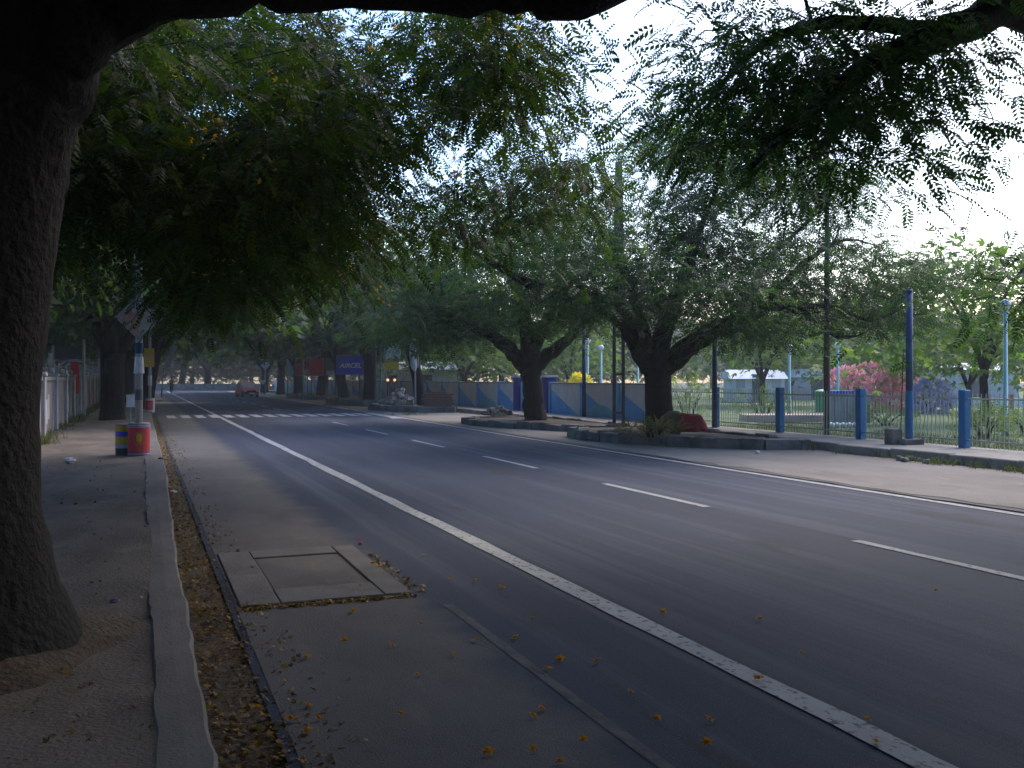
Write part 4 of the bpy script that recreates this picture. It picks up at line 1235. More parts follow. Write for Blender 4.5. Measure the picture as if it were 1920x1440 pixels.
rb = board('red_board', 567, 11.9, 1.1, 1.80, 3.25, 'bright red advertising board beside the pale one, partly behind leaves', 'red')
MB().add([(.1, -.024, 1.9), (.5, -.024, 1.9), (.48, -.024, 2.3), (.15, -.024, 2.25)], [(0, 1, 2, 3)]).build('print', M['pale_print'], rb)
rb2 = board('red_board', 594, 11.95, 1.05, 1.75, 3.05, 'dull red advertising board half covered by leaves right of the bright one', 'red')
board('pale_board', 545, 11.9, .75, 1.80, 3.25, 'narrow pale board at the left end of the red boards', 'sign_teal')

ds = on_line(569, 11.0)
e = empty('diamond_sign', (ds[0], ds[1], 0))
tag(e, 'small red and white diamond sign on a teal pole above the red boards', 'sign')
MB().tube([(0, 0, 0), (0, 0, 5.6)], [.07, .05], 10).build('pole', M['teal_pole'], e)
c = np.array((0, -.08, 3.62))
def diamond(s, y, n, m, par):
    v = [(0, y, c[2] - s), (s, y, c[2]), (0, y, c[2] + s), (-s, y, c[2]), (0, y + .015, c[2] - s), (s, y + .015, c[2]), (0, y + .015, c[2] + s), (-s, y + .015, c[2])]
    return MB().add(v, [(0, 1, 2, 3), (7, 6, 5, 4), (0, 4, 5, 1), (1, 5, 6, 2), (2, 6, 7, 3), (3, 7, 4, 0)]).build(n, M[m], par)
pl_ = diamond(.42, -.09, 'plate', 'white_wash', e)
diamond(.30, -.11, 'print', 'red', pl_)

ws = on_line(497, 11.4)
e = empty('diamond_sign', (ws[0], ws[1], 0))
tag(e, 'far white diamond sign on a pole behind the red car', 'sign')
MB().tube([(0, 0, 0), (0, 0, 3.0)], [.06, .05], 8).build('pole', M['steel'], e)
c = np.array((0, -.08, 2.9))
diamond(.5, -.09, 'plate', 'white', e)

ys_ = on_line(735, 13.3)
e = empty('yellow_board', (ys_[0], ys_[1], 0), -R(12))
tag(e, 'yellow board under a crumpled pale teal sheet on thin posts beside the rubble', 'sign')
for s in (-1, 1):
    MB().tube([(s * .36, 0, 0), (s * .36, 0, 3.2)], .028, 8).build('post', M['steel'], e)
MB().box(-.40, .38, -.06, -.04, 2.05, 2.50).build('board', M['yellow'], e)
v, f = [], []
rr = random.Random(8)
for j in range(7):
    for i in range(7):
        v.append((-.46 + i * .155 + rr.uniform(-.03, .03), -.08 + rr.uniform(-.07, .07), 2.72 + j * .14 + (rr.uniform(-.09, .09) if j in (0, 6) else 0)))
f = [(j * 7 + i, j * 7 + i + 1, j * 7 + i + 8, j * 7 + i + 7) for j in range(6) for i in range(6)]
sh = MB().add(v, f).build('crumpled_sheet', M['sign_teal'], e, smooth=True)
sm = sh.modifiers.new('thick', 'SOLIDIFY'); sm.thickness = .012

wp = on_line(779, 12.2)
e = empty('wrapped_pole', (wp[0], wp[1], .0))
tag(e, 'slim pole wrapped in a long white cloth beside the brick stack', 'pole')
MB().tube([(0, 0, 0), (-.02, 0, 2.0), (-.05, 0, 4.2)], .045, 10).build('shaft', M['steel'], e)
MB().tube(smooth_line([(-.03, -.02, 1.9), (-.10, -.04, 2.2), (-.14, -.05, 2.6), (-.15, -.05, 3.1), (-.10, -.03, 3.55), (-.08, -.02, 3.7)], 3), np.interp(np.linspace(0, 1, 16), [0, .15, .5, .85, 1], [.05, .15, .17, .12, .05]), 12, rough=.12, seed=2).build('cloth_wrap', M['paper'], e, smooth=True)
MB().tube([(.12, .0, 2.1), (.14, 0, 3.5)], [.05, .04], 8).build('side_strip', M['pinkish'], e)

# brick stack, rubble, cloth, bag
bs = on_line(812, 12.6)
e = empty('brick_stack', (bs[0], bs[1] - 0.6, .0), -YAW)
tag(e, 'stack of red brown bricks in front of the painted wall', 'brick stack')
rr = random.Random(5)
me_b = MB().box(-.11, .11, -.05, .05, 0, .07, .006).build('b_tmp', M['brick'])
bmesh_data = me_b.data
bpy.data.objects.remove(me_b)
for row in range(9):
    for col in range(6):
        if row == 8 and col in (0, 5): continue
        for dep in range(2):
            o = obj('brick', bmesh_data, e)
            o.location = (-.58 + col * .232 + (row % 2) * .1 + rr.uniform(-.01, .01), dep * .11 + rr.uniform(-.01, .01), .27 + row * .076)
            o.rotation_euler.z = rr.uniform(-.06, .06)
MB().box(-.85, .85, -.25, .35, -.02, .268, .02).build('plinth', M['stone'], e)

def stone_heap(name, label, ctr, n, rx, ry, hz, s0, s1, m, cat, seed):
    rr = random.Random(seed)
    e = empty(name, ctr)
    tag(e, label, cat)
    for i in range(n):
        a, q = rr.uniform(0, 6.28), math.sqrt(rr.random())
        s = rr.uniform(s0, s1)
        z = hz * (1 - q) * rr.uniform(.6, 1.0)
        MB().ball((q * rx * math.cos(a), q * ry * math.sin(a), z + s * .4), s, 6, 4, .7, .35).build('stone', M[m], e)
    return e
rp = on_line(742, 12.2)
stone_heap('rubble_heap', 'pale rubble heap at the foot of the trees below the yellow board', (rp[0], rp[1] - 1.0, .25), 60, .95, .6, .75, .08, .24, 'rubble', 'rubble', 3)
rp = on_line(775, 12.0)
stone_heap('rubble_heap', 'small white rubble pile at the foot of the wrapped pole', (rp[0] - .1, rp[1] - 1.2, .02), 14, .4, .3, .3, .06, .16, 'white_wash', 'rubble', 6)
rp = G(1150, 826)
stone_heap('broken_stones', 'broken stones at the left corner of the big tree bed', (rp[0], rp[1], .0), 18, .9, .25, .2, .08, .2, 'stone', 'stones', 9)
rp = G(1640, 870)
stone_heap('broken_stones', 'broken kerb stones lying below the footpath near the tall blue pole', (13.35, rp[1], .0), 9, .22, .5, .04, .05, .10, 'stone', 'stones', 12)
rp = G(920, 792)
stone_heap('broken_stones', 'loose stones piled on the left end of the dark platform', (rp[0] + .5, rp[1] + .6, .26), 16, .6, .3, .2, .08, .16, 'stone', 'stones', 15)

rc = P(1298, 806, 23.0)
e = empty('red_bundle', (rc[0], rc[1], .27), -YAW)
tag(e, 'red cloth thrown over a brown sack at the foot of the big forked tree', 'cloth')
MB().ball((-.42, .15, .22), .34, 14, 9, .85, .08).build('sack', M['sack'], e, smooth=True)
v, f = [], []
rr = random.Random(2)
nx, ny = 11, 9
for j in range(ny):
    for i in range(nx):
        u, w = i / (nx - 1), j / (ny - 1)
        x = -.36 + .74 * u + .05 * math.sin(6 * w)
        y_ = -.26 + .5 * w
        zt = .47 - .10 * u - 1.1 * max(0, u - .68) - .5 * max(0, .12 - u) - .9 * max(0, w - .7) + .03 * math.sin(11 * u + 5 * w)
        v.append((x, y_ + .03 * math.sin(7 * u), max(.02, zt)))
f = [(j * nx + i, j * nx + i + 1, (j + 1) * nx + i + 1, (j + 1) * nx + i) for j in range(ny - 1) for i in range(nx - 1)]
n0 = len(v)
# hanging front edge of the cloth
for i in range(nx):
    x, y_, z = v[i]
    v.append((x + .03 * math.sin(i * 2.1), y_ - .05 - .045 * (i % 2), max(.015, z * .5)))
    v.append((x + .02 * math.sin(i * 1.3), y_ - .06 - .075 * (i % 2), .012 + .07 * (i > 6)))
f += [(n0 + 2 * i, n0 + 2 * i + 2, i + 1, i) for i in range(nx - 1)] + [(n0 + 2 * i + 1, n0 + 2 * i + 3, n0 + 2 * i + 2, n0 + 2 * i) for i in range(nx - 1)]
clo = MB().add(v, f).build('cloth', M['red_cloth'], e, smooth=True)
clo.modifiers.new('thick', 'SOLIDIFY').thickness = .01
clo.modifiers.new('sub', 'SUBSURF').render_levels = 1

gbp = G(1083, 824)
e = empty('green_bag', (gbp[0], gbp[1], .015))
tag(e, 'small green plastic bag on the dirt before the big tree bed', 'bag')
MB().tube(smooth_line([(0, 0, 0), (0, 0, .06), (.0, 0, .17), (.01, 0, .25), (.015, 0, .30)], 3), np.interp(np.linspace(0, 1, 13), [0, .1, .5, .8, 1], [.06, .1, .095, .06, .02]), 10, rough=.14, seed=4).build('bag_body', M['green_bag'], e, smooth=True)
MB().tube([(.015, 0, .29), (.03, 0, .33), (.06, .01, .36)], [.018, .03, .012], 6).build('knot', M['green_bag'], e)

# ------------------------------------------------------------------ low plants
def plant_mass(name, label, ctr, rx, ry, h, n, m, size, seed, cat='shrub', flower=None, group=None, lod=1):
    rg = np.random.default_rng(seed)
    e = empty(name, ctr)
    tag(e, label, cat, group)
    u = rg.normal(size=(n, 3))
    u /= np.linalg.norm(u, axis=1)[:, None]
    u *= rg.random(n)[:, None] ** .4
    pos = u * (rx, ry, h * .5) + (0, 0, h * .5)
    pos[:, 2] = np.clip(pos[:, 2], .03, None)
    dirs = u * (1, 1, .8) + rg.normal(size=(n, 3)) * .4 + (0, 0, .35)
    v, f, t = scatter(*LOD[lod], pos, dirs, rg.normal(size=n) * .8, size * rg.uniform(.6, 1.3, n), rg.random(n))
    obj('foliage', mesh_np('foliage', v, f, M[m], t), e, kind='stuff')
    sb = MB()
    for i in range(6):
        a = i * 1.05
        sb.tube([(0.1 * math.cos(a), .1 * math.sin(a), -.05), (rx * .3 * math.cos(a), ry * .3 * math.sin(a), h * .35), (rx * .6 * math.cos(a), ry * .6 * math.sin(a), h * .7)], [.03, .02, .008], 5)
    sb.build('stems', M['bark'], e)
    if flower:
        k = n * 3
        u2 = rg.normal(size=(k, 3))
        u2 /= np.linalg.norm(u2, axis=1)[:, None]
        ps = u2 * (rx * 1.02, ry * 1.02, h * .52) + (0, 0, h * .5)
        ps[:, 2] = np.clip(ps[:, 2], .1, None)
        v, f, t = scatter(*LOD[2], ps, u2 + rg.normal(size=u2.shape) * .6, rg.uniform(0, 6, k), size * .8 * rg.uniform(.6, 1.2, k), rg.random(k))
        obj('flowers', mesh_np('flowers', v, f, M[flower], t), e, kind='stuff')
    return e
dp = P(1225, 812, 22.2)
plant_mass('dry_plants', 'clump of dry yellow green plants in front of the big forked trunk', (dp[0], dp[1], .26), .85, .35, .30, 220, 'leaf_dry', .2, 51)
for i, (x, d, rx, h, fl, lab) in enumerate([
    (1520 + 70, 43, 1.0, 1.95, 'pink', 'pink flowering bush just right of the brown pole'), (1625, 44, 1.0, 2.2, 'pink', 'tallest pink flowering bush behind the middle fence post'), (1662, 45, .8, 1.75, 'pink', 'pale pink bush between the fence post and tall blue pole'),
    (1690, 47, .9, 1.7, 'magenta', 'magenta flowering bush beside the tall blue pole'), (1745, 42, .9, 1.35, 'lavender', 'lavender flowering bush right of the tall blue pole'),
    (1088, 45, .5, 1.62, 'yellow_bloom', 'yellow flowering bush showing above the painted wall')]):
    plant_mass('flowering_bush', lab, at_col(x, d), rx, .7, h, 130, 'leaf_park', .34, 60 + i, 'bush', fl, 'flowering bushes in the park')
for i, (x, d, rx, h, lab) in enumerate([(1290, 33, 1.0, 1.6, 'low shrub behind the fence right of the big trunk'), (1430, 37, 1.4, 1.2, 'hedge-like shrub behind the fence between the two left posts'), (1660, 32, 1.3, .5, 'low ground shrub behind the fence near the middle post'),
                                        (1845, 24, .6, .8, 'thin yellowish shrub behind the rightmost blue post'), (1930, 25, .8, .7, 'dark low shrub by the right edge behind the fence')]):
    plant_mass('shrub', lab, at_col(x, d), rx, .6, h, 170, 'leaf_park', .3, 80 + i, 'shrub', None, 'shrubs in the park')

# grass along the foot of the right kerb and the left wall (uncountable)
def tufts(name, label, pts, seed, h=.14):
    rg = np.random.default_rng(seed)
    n = len(pts) * 14
    pos = np.repeat(pts, 14, 0) + rg.normal(size=(n, 3)) * (.09, .09, 0)
    dirs = rg.normal(size=(n, 3)) * (.5, .5, .1) + (0, 0, 1.0)
    tv = np.array([(0, -.05, 0), (0, .05, 0), (.6, .03, .04), (1, 0, .12)])
    v, f, t = scatter(tv, np.array([(0, 1, 2, 3)]), pos, dirs, rg.uniform(0, 6, n), h * rg.uniform(.5, 1.3, n), rg.random(n))
    o = obj(name, mesh_np(name, v, f, M['leaf_grey'], t), kind='stuff')
    o['label'] = label
    o['category'] = 'grass'
rg = np.random.default_rng(90)
pts = [(13.55 - abs(rg.normal()) * .12, y_, .015) for y_ in np.concatenate([rg.uniform(6, 14.5, 110), rg.uniform(14.5, 40, 60)])]
pts += [tuple(np.array((15.8, 0, .04)) + (rg.uniform(-.1, 3.5), rg.uniform(5, 26), 0)) for _ in range(900)]
pts += [tuple(G(770 + rg.normal() * 14, 776 + rg.normal() * 2)) for _ in range(20)]
tufts('verge_grass', 'thin green grass along the right kerb and inside the fence', np.array(pts), 91)
pts = [(-2.2 + abs(rg.normal()) * .12, rg.uniform(8, 60), .1) for _ in range(200)]
tufts('wall_grass', 'sparse weeds along the foot of the left compound wall', np.array(pts), 92, .2)

# ------------------------------------------------------------------ park structures
fw = empty('park_wall', at_col(1775, 46))
fw.rotation_euler.z = -YAW
tag(fw, 'low white park wall with red posts behind the fence', 'wall')
for i in range(9):
    x0 = -3.2 + i * 1.05
    MB().box(x0 + .06, x0 + 1.0, 0, .12, .12, .58).build('panel', M['white'], fw)
    MB().box(x0 - .055, x0 + .055, -.04, .16, 0, .78).build('post', M['orange'], fw)
tk = empty('slatted_shed', at_col(1592, 32.5))
tk.rotation_euler.z = -YAW
tag(tk, 'small white slatted cabin with a blue top behind the middle fence posts', 'cabin')
for i in range(9):
    MB().box(-.62 + i * .14, -.50 + i * .14, 0, .03, .03, 1.0).build('slat', M['white_wash'], tk)
MB().box(-.61, .74, .034, .6, .0, .98).build('body', M['pale_board'], tk)
MB().box(-.66, .20, -.04, .66, 1.003, 1.1).build('roof', M['ad_blue'], tk)
wk = empty('white_edging', at_col(1582, 29.5))
wk.rotation_euler.z = -YAW
tag(wk, 'row of whitewashed stones edging the lawn below the slatted cabin', 'edging')
for i in range(7):
    MB().ball((-.55 + i * .18, .03 * math.sin(i), .08), .11, 8, 6, .8, .12).build('stone', M['white'], wk, smooth=True)
gbn = empty('green_bin', at_col(1540, 42))
tag(gbn, 'green bin behind the brown pole', 'bin')
MB().tube([(0, 0, 0), (0, 0, .9)], [.24, .3], 12).build('body', M['green_bag'], gbn)
MB().tube([(0, 0, .9), (0, 0, .96), (0, 0, 1.05)], [.33, .33, .1], 12).build('lid', M['green_bag'], gbn)
def cabin(x, d, w, h, dp_, label, wm, rm, door=True):
    e = empty('park_building', at_col(x, d))
    e.rotation_euler.z = -YAW
    tag(e, label, 'building', 'small buildings in the park')
    MB().box(-w / 2, w / 2, 0, dp_, 0, h).build('wall', M[wm], e)
    MB().add([(-w / 2 - .2, -.25, h + .003), (w / 2 + .2, -.25, h + .003), (w / 2 + .2, dp_ + .25, h + .003), (-w / 2 - .2, dp_ + .25, h + .003), (-w / 2 - .2, dp_ / 2, h + .6), (w / 2 + .2, dp_ / 2, h + .6)],
             [(3, 2, 1, 0), (0, 1, 5, 4), (2, 3, 4, 5), (0, 4, 3), (1, 2, 5)]).build('roof', M[rm], e)
    if door:
        MB().box(-.4, .4, -.03, -.003, .02, 1.8).build('door', M['darksteel'], e)
        for s in (-1, 1):
            MB().box(s * w * .34 - .3, s * w * .34 + .3, -.03, -.003, .9, 1.6).build('window', M['car_glass'], e)
cabin(1422, 62, 3.4, 1.5, 2.5, 'small low building with pale roof behind the left fence posts', 'cream_wall', 'roof_sheet')
cabin(1532, 66, 3.2, 1.6, 2.5, 'white roofed small building left of the brown pole', 'pinkish', 'roof_sheet')
cabin(800, 72, 4.5, 2.2, 3, 'pale building behind the painted wall near the brick stack', 'white_wash', 'roof_sheet')
cabin(735, 84, 5.0, 2.4, 3, 'pale building behind the painted wall below the yellow board', 'cream_wall', 'roof_sheet')
cabin(1830, 78, 7.0, 2.2, 3, 'long pale building far behind the bright green tree', 'white_wash', 'roof_sheet')
pk = MB().box(-2.2, 1.4, -.6, .6, 0, .25, .03)
e = empty('paved_plinth', at_col(1510, 34)); e.rotation_euler.z = -YAW
tag(e, 'low pinkish plinth on the lawn left of the brown pole', 'plinth')
pk.build('slab', M['pinkish'], e)
for (x, y_, d, lab) in ((727, 712, 58, 'left of two amber lamps glowing above the painted wall'), (740, 712, 58.6, 'right of two amber lamps glowing above the painted wall'), (508, 722, 100, 'amber lamp glowing low beside the far pedestrian')):
    q = P(x, y_, d)
    e = empty('amber_lamp', (q[0], q[1], .04))
    tag(e, lab, 'lamp')
    MB().tube([(0, 0, 0), (0, 0, q[2] - .2)], .03, 6).build('post', M['darksteel'], e)
    MB().ball((0, 0, q[2] - .06), .09, 10, 6).build('globe', M['lamp_on'], e, smooth=True)

# wall closing the far end
ew = empty('end_wall', (0, ROAD_END - 10.5, 0))
tag(ew, 'low pale wall across the far end of the road', 'wall')
for i in range(24):
    MB().box(-50 + i * 4 + .15, -46 + i * 4 - .15, 0, .2, 0, .85).build('panel', M['stone'], ew)
    MB().box(-50 + i * 4 - .148, -50 + i * 4 + .148, -.06, .26, 0, 1.0).build('pilaster', M['stone'], ew)

# ------------------------------------------------------------------ people, bicycle, car
def skin_mesh(name, pts, edges, m, parent, sub=1):
    me = bpy.data.meshes.new(name)
    me.from_pydata([p[:3] for p in pts], edges, [])
    o = bpy.data.objects.new(name + '_tmp', me)
    COL.objects.link(o)
    o.modifiers.new('skin', 'SKIN')
    for i, p in enumerate(pts):
        rr = p[3]
        o.data.skin_vertices[0].data[i].radius = rr if isinstance(rr, tuple) else (rr, rr)
    o.data.skin_vertices[0].data[0].use_root = True
    s = o.modifiers.new('sub', 'SUBSURF'); s.levels = sub; s.render_levels = sub
    dg = bpy.context.evaluated_depsgraph_get()
    out = bpy.data.meshes.new_from_object(o.evaluated_get(dg))
    bpy.data.objects.remove(o)
    out.materials.clear(); out.materials.append(m)
    out.polygons.foreach_set('use_smooth', [True] * len(out.polygons))
    return obj(name, out, parent)

def person(loc, rz, label, pose, top, bottom):
    e = empty('person', loc, rz)
    tag(e, label, 'person')
    if pose == 'stand':
        hipz = .88
        J = [(0, 0, hipz, .13), (0, 0, 1.12, .125), (0, 0, 1.36, .15), (0, 0, 1.47, .055), (0, -.01, 1.54, .075), (0, -.015, 1.63, .095), (0, -.01, 1.69, .06),
             (-.17, 0, 1.39, .06), (-.23, .0, 1.14, .045), (-.24, -.06, .90, .035), (-.24, -.08, .80, .035),
             (.17, 0, 1.39, .06), (.23, .0, 1.14, .045), (.24, -.06, .90, .035), (.24, -.08, .80, .035),
             (-.09, 0, .84, .09), (-.10, -.02, .47, .062), (-.10, .02, .09, .042), (-.10, -.10, .03, .035),
             (.09, 0, .84, .09), (.11, .02, .47, .062), (.12, .05, .09, .042), (.12, -.07, .03, .035)]
    else:
        J = [(0, .10, .92, .13), (0, .02, 1.12, .125), (0, -.10, 1.34, .15), (0, -.13, 1.45, .055), (0, -.15, 1.52, .075), (0, -.17, 1.61, .095), (0, -.165, 1.67, .06),
             (-.17, -.10, 1.36, .06), (-.24, -.28, 1.18, .045), (-.22, -.46, 1.08, .035), (-.22, -.50, 1.06, .035),
             (.17, -.10, 1.36, .06), (.24, -.28, 1.18, .045), (.22, -.46, 1.08, .035), (.22, -.50, 1.06, .035),
             (-.09, .06, .88, .09), (-.12, -.26, .72, .065), (-.11, -.10, .32, .042), (-.11, -.22, .26, .035),
             (.09, .06, .88, .09), (.12, -.20, .58, .065), (.11, -.02, .20, .042), (.11, -.14, .14, .035)]
    Ed = [(0, 1), (1, 2), (2, 3), (3, 4), (4, 5), (5, 6), (2, 7), (7, 8), (8, 9), (9, 10), (2, 11), (11, 12), (12, 13), (13, 14), (0, 15), (15, 16), (16, 17), (17, 18), (0, 19), (19, 20), (20, 21), (21, 22)]
    body = skin_mesh('body', J, Ed, M['skin'], e)
    g = lambda ids, k: [tuple(J[i][:3]) + (J[i][3] * k,) for i in ids]
    skin_mesh('shirt', g([0, 1, 2, 7, 8, 11, 12], 1.16), [(0, 1), (1, 2), (2, 3), (3, 4), (2, 5), (5, 6)], M[top], e)
    skin_mesh('trousers', g([0, 15, 16, 17, 19, 20, 21], 1.2), [(0, 1), (1, 2), (2, 3), (0, 4), (4, 5), (5, 6)], M[bottom], e)
    h = J[5]
    MB().ball((h[0], h[1] + .025, h[2] + .03), .105, 10, 8, .95).build('hair', M['hair'], e, smooth=True)
    return e
q = G(493, 740)
person((q[0], q[1], .02), .2, 'pedestrian in white shirt and blue trousers standing at the right roadside', 'stand', 'shirt_white', 'trouser_blue')
q = G(322, 739)
bk = empty('bicycle', (q[0], q[1], .006), math.pi)
tag(bk, 'dark bicycle ridden away down the left side of the road', 'bicycle')
def torus(cx, cy, cz, Rr, r, n=20, m=6):
    v, f = [], []
    for i in range(n):
        a = 2 * math.pi * i / n
        for j in range(m):
            b = 2 * math.pi * j / m
            v.append((cx + r * math.sin(b), cy + (Rr + r * math.cos(b)) * math.cos(a), cz + (Rr + r * math.cos(b)) * math.sin(a)))
    for i in range(n):
        for j in range(m):
            f.append((i * m + j, i * m + (j + 1) % m, ((i + 1) % n) * m + (j + 1) % m, ((i + 1) % n) * m + j))
    return MB().add(v, f)
for yy0 in (.50, -.52):
    w = torus(0, yy0, .34, .31, .025).build('wheel', M['black'], bk)
    sp_ = MB()
    for i in range(8):
        a = i * math.pi / 4
        sp_.tube([(0, yy0, .34), (0, yy0 + .3 * math.cos(a), .34 + .3 * math.sin(a))], .004, 4)
    sp_.build('spokes', M['steel'], w)
fr = MB()
for a, b in (((0, .5, .34), (0, .12, .78)), ((0, .12, .80), (0, -.36, .80)), ((0, .12, .78), (0, .05, .30)), ((0, .05, .30), (0, -.36, .74)), ((0, .5, .34), (0, .05, .30)), ((0, -.34, .95), (0, -.52, .34))):
    fr.tube([a, b], .018, 6)
fr.build('frame', M['cloth_dark'], bk)
MB().tube([(-.24, -.46, 1.0), (-.1, -.38, .98), (.1, -.38, .98), (.24, -.46, 1.0)], .014, 6).build('handlebar', M['steel'], bk)
MB().ball((0, .14, .83), .11, 8, 6, .45).build('saddle', M['black'], bk)
person((q[0], q[1], .006), math.pi, 'cyclist in dark clothes riding away on the left side', 'ride', 'cloth_dark', 'cloth_dark')

cq = G(463, 744)
car = empty('car', (cq[0], cq[1], .006), .12)
car.scale = (.96, .96, .9)
tag(car, 'small red hatchback driving towards the camera in the right lane', 'car')
sect = [(-1.72, .60, .30, .56), (-1.60, .70, .24, .68), (-1.0, .73, .22, .82), (-.72, .735, .22, .90), (0.0, .74, .22, .93), (1.0, .74, .22, .94), (1.55, .71, .25, .92), (1.70, .64, .32, .80)]
v, f = [], []
for (y_, w, z0, z1) in sect:
    zm = (z0 + z1) / 2
    v += [(-w * .92, y_, z0), (w * .92, y_, z0), (w, y_, zm), (w * .96, y_, z1 - .05), (w * .86, y_, z1), (-w * .86, y_, z1), (-w * .96, y_, z1 - .05), (-w, y_, zm)]
for i in range(len(sect) - 1):
    f += [(i * 8 + j, i * 8 + (j + 1) % 8, (i + 1) * 8 + (j + 1) % 8, (i + 1) * 8 + j) for j in range(8)]
f += [tuple(range(7, -1, -1)), tuple((len(sect) - 1) * 8 + j for j in range(8))]
MB().add(v, f).build('body', M['car_red'], car, smooth=False)
cab = [(-.75, .66, .90), (-.18, .60, 1.36), (.9, .60, 1.38), (1.45, .64, .93)]
v = []
for y_, w, z in cab: v += [(-w, y_, z), (w, y_, z)]
MB().add([(-.64, -.13, 1.355), (.64, -.13, 1.355), (.64, .95, 1.375), (-.64, .95, 1.375), (-.58, -.08, 1.405), (.58, -.08, 1.405), (.58, .9, 1.425), (-.58, .9, 1.425)], [(3, 2, 1, 0), (4, 5, 6, 7), (0, 1, 5, 4), (1, 2, 6, 5), (2, 3, 7, 6), (3, 0, 4, 7)]).build('roof', M['car_red'], car)
MB().add([(-.64, -.78, .9), (.64, -.78, .9), (.57, -.17, 1.352), (-.57, -.17, 1.352)], [(0, 1, 2, 3)]).build('windscreen', M['car_glass'], car)
MB().add([(-.64, 1.48, .9), (-.57, 1.0, 1.37), (.57, 1.0, 1.37), (.64, 1.48, .9)], [(0, 1, 2, 3)]).build('rear_window', M['car_glass'], car)
for s in (-1, 1):
    MB().add([(s * .655, -.72, .92), (s * .585, -.16, 1.35), (s * .585, .99, 1.368), (s * .655, 1.44, .92)], [(0, 1, 2, 3) if s > 0 else (3, 2, 1, 0)]).build('side_window', M['car_glass'], car)
    MB().tube([(s * .66, -.80, .88), (s * .59, -.17, 1.37)], .03, 6).build('pillar', M['car_red'], car)
    MB().ball((s * .52, -1.66, .56), .12, 10, 6, .7).build('headlight', M['headlamp'], car, smooth=True)
    MB().box(s * .78 - .07, s * .78 + .07, -.62, -.5, .9, 1.0, .01).build('mirror', M['car_red'], car)
    for y_ in (-1.1, 1.15):
        w = MB().tube([(s * .56, y_, .27), (s * .73, y_, .27)], .27, 18).build('wheel', M['black'], car)
        MB().tube([(s * .735, y_, .27), (s * .745, y_, .27)], .16, 14).build('hubcap', M['chrome'], w)
MB().box(-.66, .66, -1.80, -1.68, .28, .44, .02).build('bumper', M['grey_board'], car)
MB().box(-.36, .36, -1.735, -1.70, .46, .58).build('grille', M['black'], car)
MB().box(-.24, .24, -1.83, -1.805, .31, .41).build('number_plate', M['white'], car)

# ------------------------------------------------------------------ fallen petals
rg = np.random.default_rng(77)
n = 6500
yy = 3.0 + rg.random(n) ** 1.7 * 40
pos = np.stack([.29 + rg.random(n) * .32 + .05 * np.sin(yy * 2.1) * rg.random(n), yy, -.008 + rg.random(n) * .02], 1)
spill = rg.random(n) < .14
pos[spill, 0] = .64 + np.abs(rg.normal(size=spill.sum())) * .11
pos[spill, 2] = .012
edge = rg.random(n) < .06
k = edge.sum()
pos[edge] = np.stack([rg.uniform(.64, 1.84, k), 6.62 + rg.normal(size=k) * .025, np.full(k, .014)], 1)
edge2 = rg.random(n) < .02
k = edge2.sum()
pos[edge2] = np.stack([1.88 + rg.normal(size=k) * .03, rg.uniform(6.7, 8.4, k), np.full(k, .014)], 1)
tv, tf = clump()
v, f, t = scatter(tv, tf, pos, np.concatenate([rg.normal(size=(n, 2)), rg.normal(size=(n, 1)) * .3], 1), rg.uniform(-.9, .9, n), rg.uniform(.018, .04, n), rg.beta(1.6, 2, n))
o = obj('petal_litter', mesh_np('petal_litter', v, f, M['litter'], t), kind='stuff')
o['label'] = 'drift of yellow brown fallen petals filling the gutter'
o['category'] = 'petals'
n = 1500
pos = np.stack([rg.uniform(-2.1, .05, n), 3 + rg.random(n) ** 1.5 * 16, np.full(n, .118)], 1)
keep = rg.random(n) < np.where((pos[:, 0] < -.2) & (pos[:, 1] < 7), 1, .35)
pos = pos[keep]; n = len(pos)
v, f, t = scatter(tv, tf, pos, np.concatenate([rg.normal(size=(n, 2)), rg.normal(size=(n, 1)) * .3], 1), rg.uniform(-.9, .9, n), rg.uniform(.015, .045, n), rg.beta(1.1, 3, n))
o = obj('leaf_litter', mesh_np('leaf_litter', v, f, M['litter'], t), kind='stuff')
o['label'] = 'thin scatter of dead leaves on the left pavement under the trunk'
o['category'] = 'leaves'

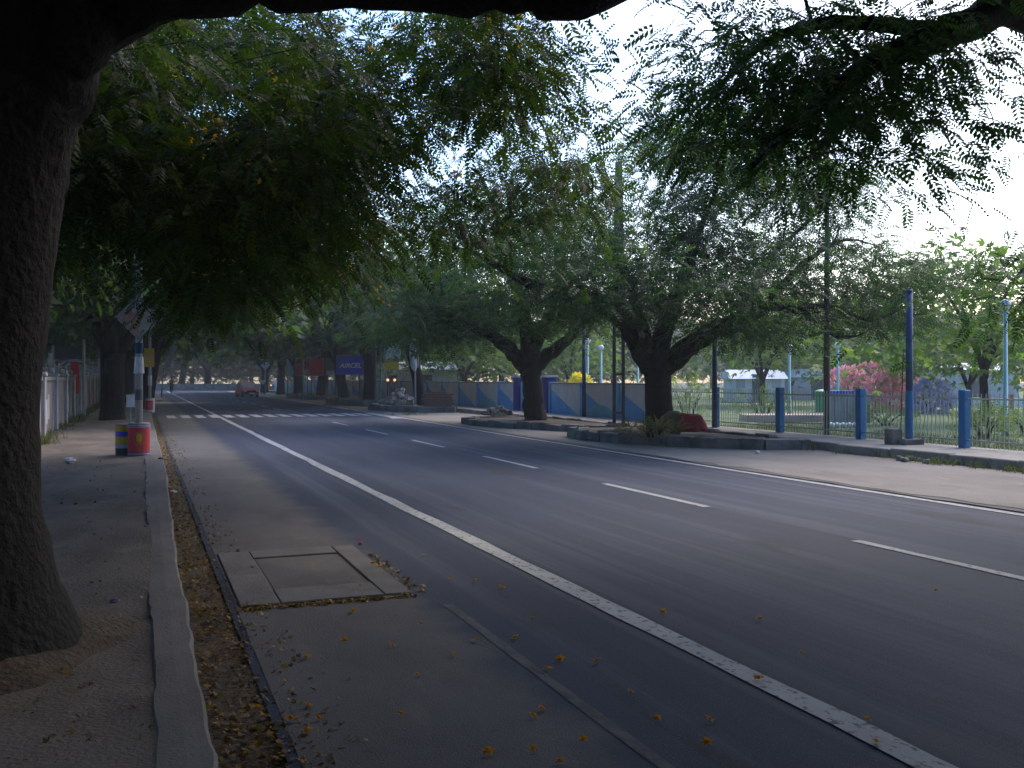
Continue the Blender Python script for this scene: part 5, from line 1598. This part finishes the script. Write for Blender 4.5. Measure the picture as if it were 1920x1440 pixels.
fm = MB()
for i in range(5):
    a = i * 2 * math.pi / 5
    c_, s_ = math.cos(a), math.sin(a)
    fm.add([(0, 0, .004), (c_ * .012 - s_ * .009, s_ * .012 + c_ * .009, .012), (c_ * .024, s_ * .024, .006 + .006 * (i % 2)), (c_ * .012 + s_ * .009, s_ * .012 - c_ * .009, .012)], [(0, 1, 2, 3)])
fm.ball((0, 0, .009), .008, 6, 4)
ft = fm.build('f_tmp', M['blossom'])
fmd = ft.data
bpy.data.objects.remove(ft)
FLOW = [(998, 1164), (1243, 1152), (1426, 1165), (1027, 1259), (1182, 1303), (1232, 1353), (1329, 1355), (1625, 1355), (1014, 1335), (998, 1348), (916, 1417), (998, 1411), (1051, 1436), (1755, 1111), (1325, 1399), (1503, 1229), (1094, 1393), (1423, 1278), (1641, 1397), (1051, 1241), (966, 1201),
        (575, 1237), (850, 1232), (782, 1270), (790, 1174), (892, 1205), (577, 1328), (597, 1352), (576, 1377), (482, 1332), (545, 1355), (750, 1344), (663, 1150), (675, 1102), (647, 1205), (795, 1045), (890, 1093), (845, 1088), (700, 1060), (712, 1066), (940, 1105), (1120, 1245), (735, 1215)]
rr = random.Random(6)
for (x, y_) in FLOW:
    q = G(x, y_)
    o = obj('fallen_flower', fmd)
    o.location = (q[0], q[1], .012)
    o.rotation_euler = (rr.uniform(-.5, .5), rr.uniform(-.5, .5), rr.uniform(0, 6))
    s = rr.uniform(.8, 1.35)
    o.scale = (s, s, s)
    tag(o, 'small fallen yellow flower lying on the dark asphalt', 'flower', 'fallen flowers on the road')

# scraps of litter
def scrap(x, y_, z, s, m, label, seed):
    q = G(x, y_, z)
    mb = MB().ball((0, 0, s * .5), s, 8, 6, .6, .4)
    o = mb.build('paper_scrap', M[m])
    o.location = (q[0], q[1], z)
    tag(o, label, 'litter')
scrap(131, 868, .1, .085, 'paper', 'crumpled white paper on the left pavement near the trunk', 1)
scrap(325, 925, -.02, .04, 'paper', 'white paper scrap lying in the gutter', 2)
scrap(676, 1020, .006, .02, 'magenta', 'tiny purple petal scrap at the far corner of the drain cover', 3)
scrap(215, 1131, .1, .03, 'purple', 'dark purple scrap on the left pavement', 4)
scrap(1420, 850, .01, .05, 'paper', 'white scrap on the dirt before the big tree bed', 5)
scrap(302, 863, .1, .05, 'sack', 'brown lump on the kerb beside the red drum', 6)

# ------------------------------------------------------------------ morning haze
hz, t, b = new_mat('haze_air')
t.nodes.remove(b)
pv_ = N(t, 'ShaderNodeVolumePrincipled')
pv_.inputs['Color'].default_value = (0.90, 0.94, 1.0, 1)
pv_.inputs['Density'].default_value = 0.0012
pv_.inputs['Anisotropy'].default_value = 0.2
t.links.new(pv_.outputs[0], t.nodes['Material Output'].inputs['Volume'])
ho = MB().box(-330, 330, -330, 330, -1.1, 17).build('haze', hz)
ho['kind'] = 'stuff'
ho['label'] = 'thin pale morning haze over the whole street'
ho['category'] = 'haze'
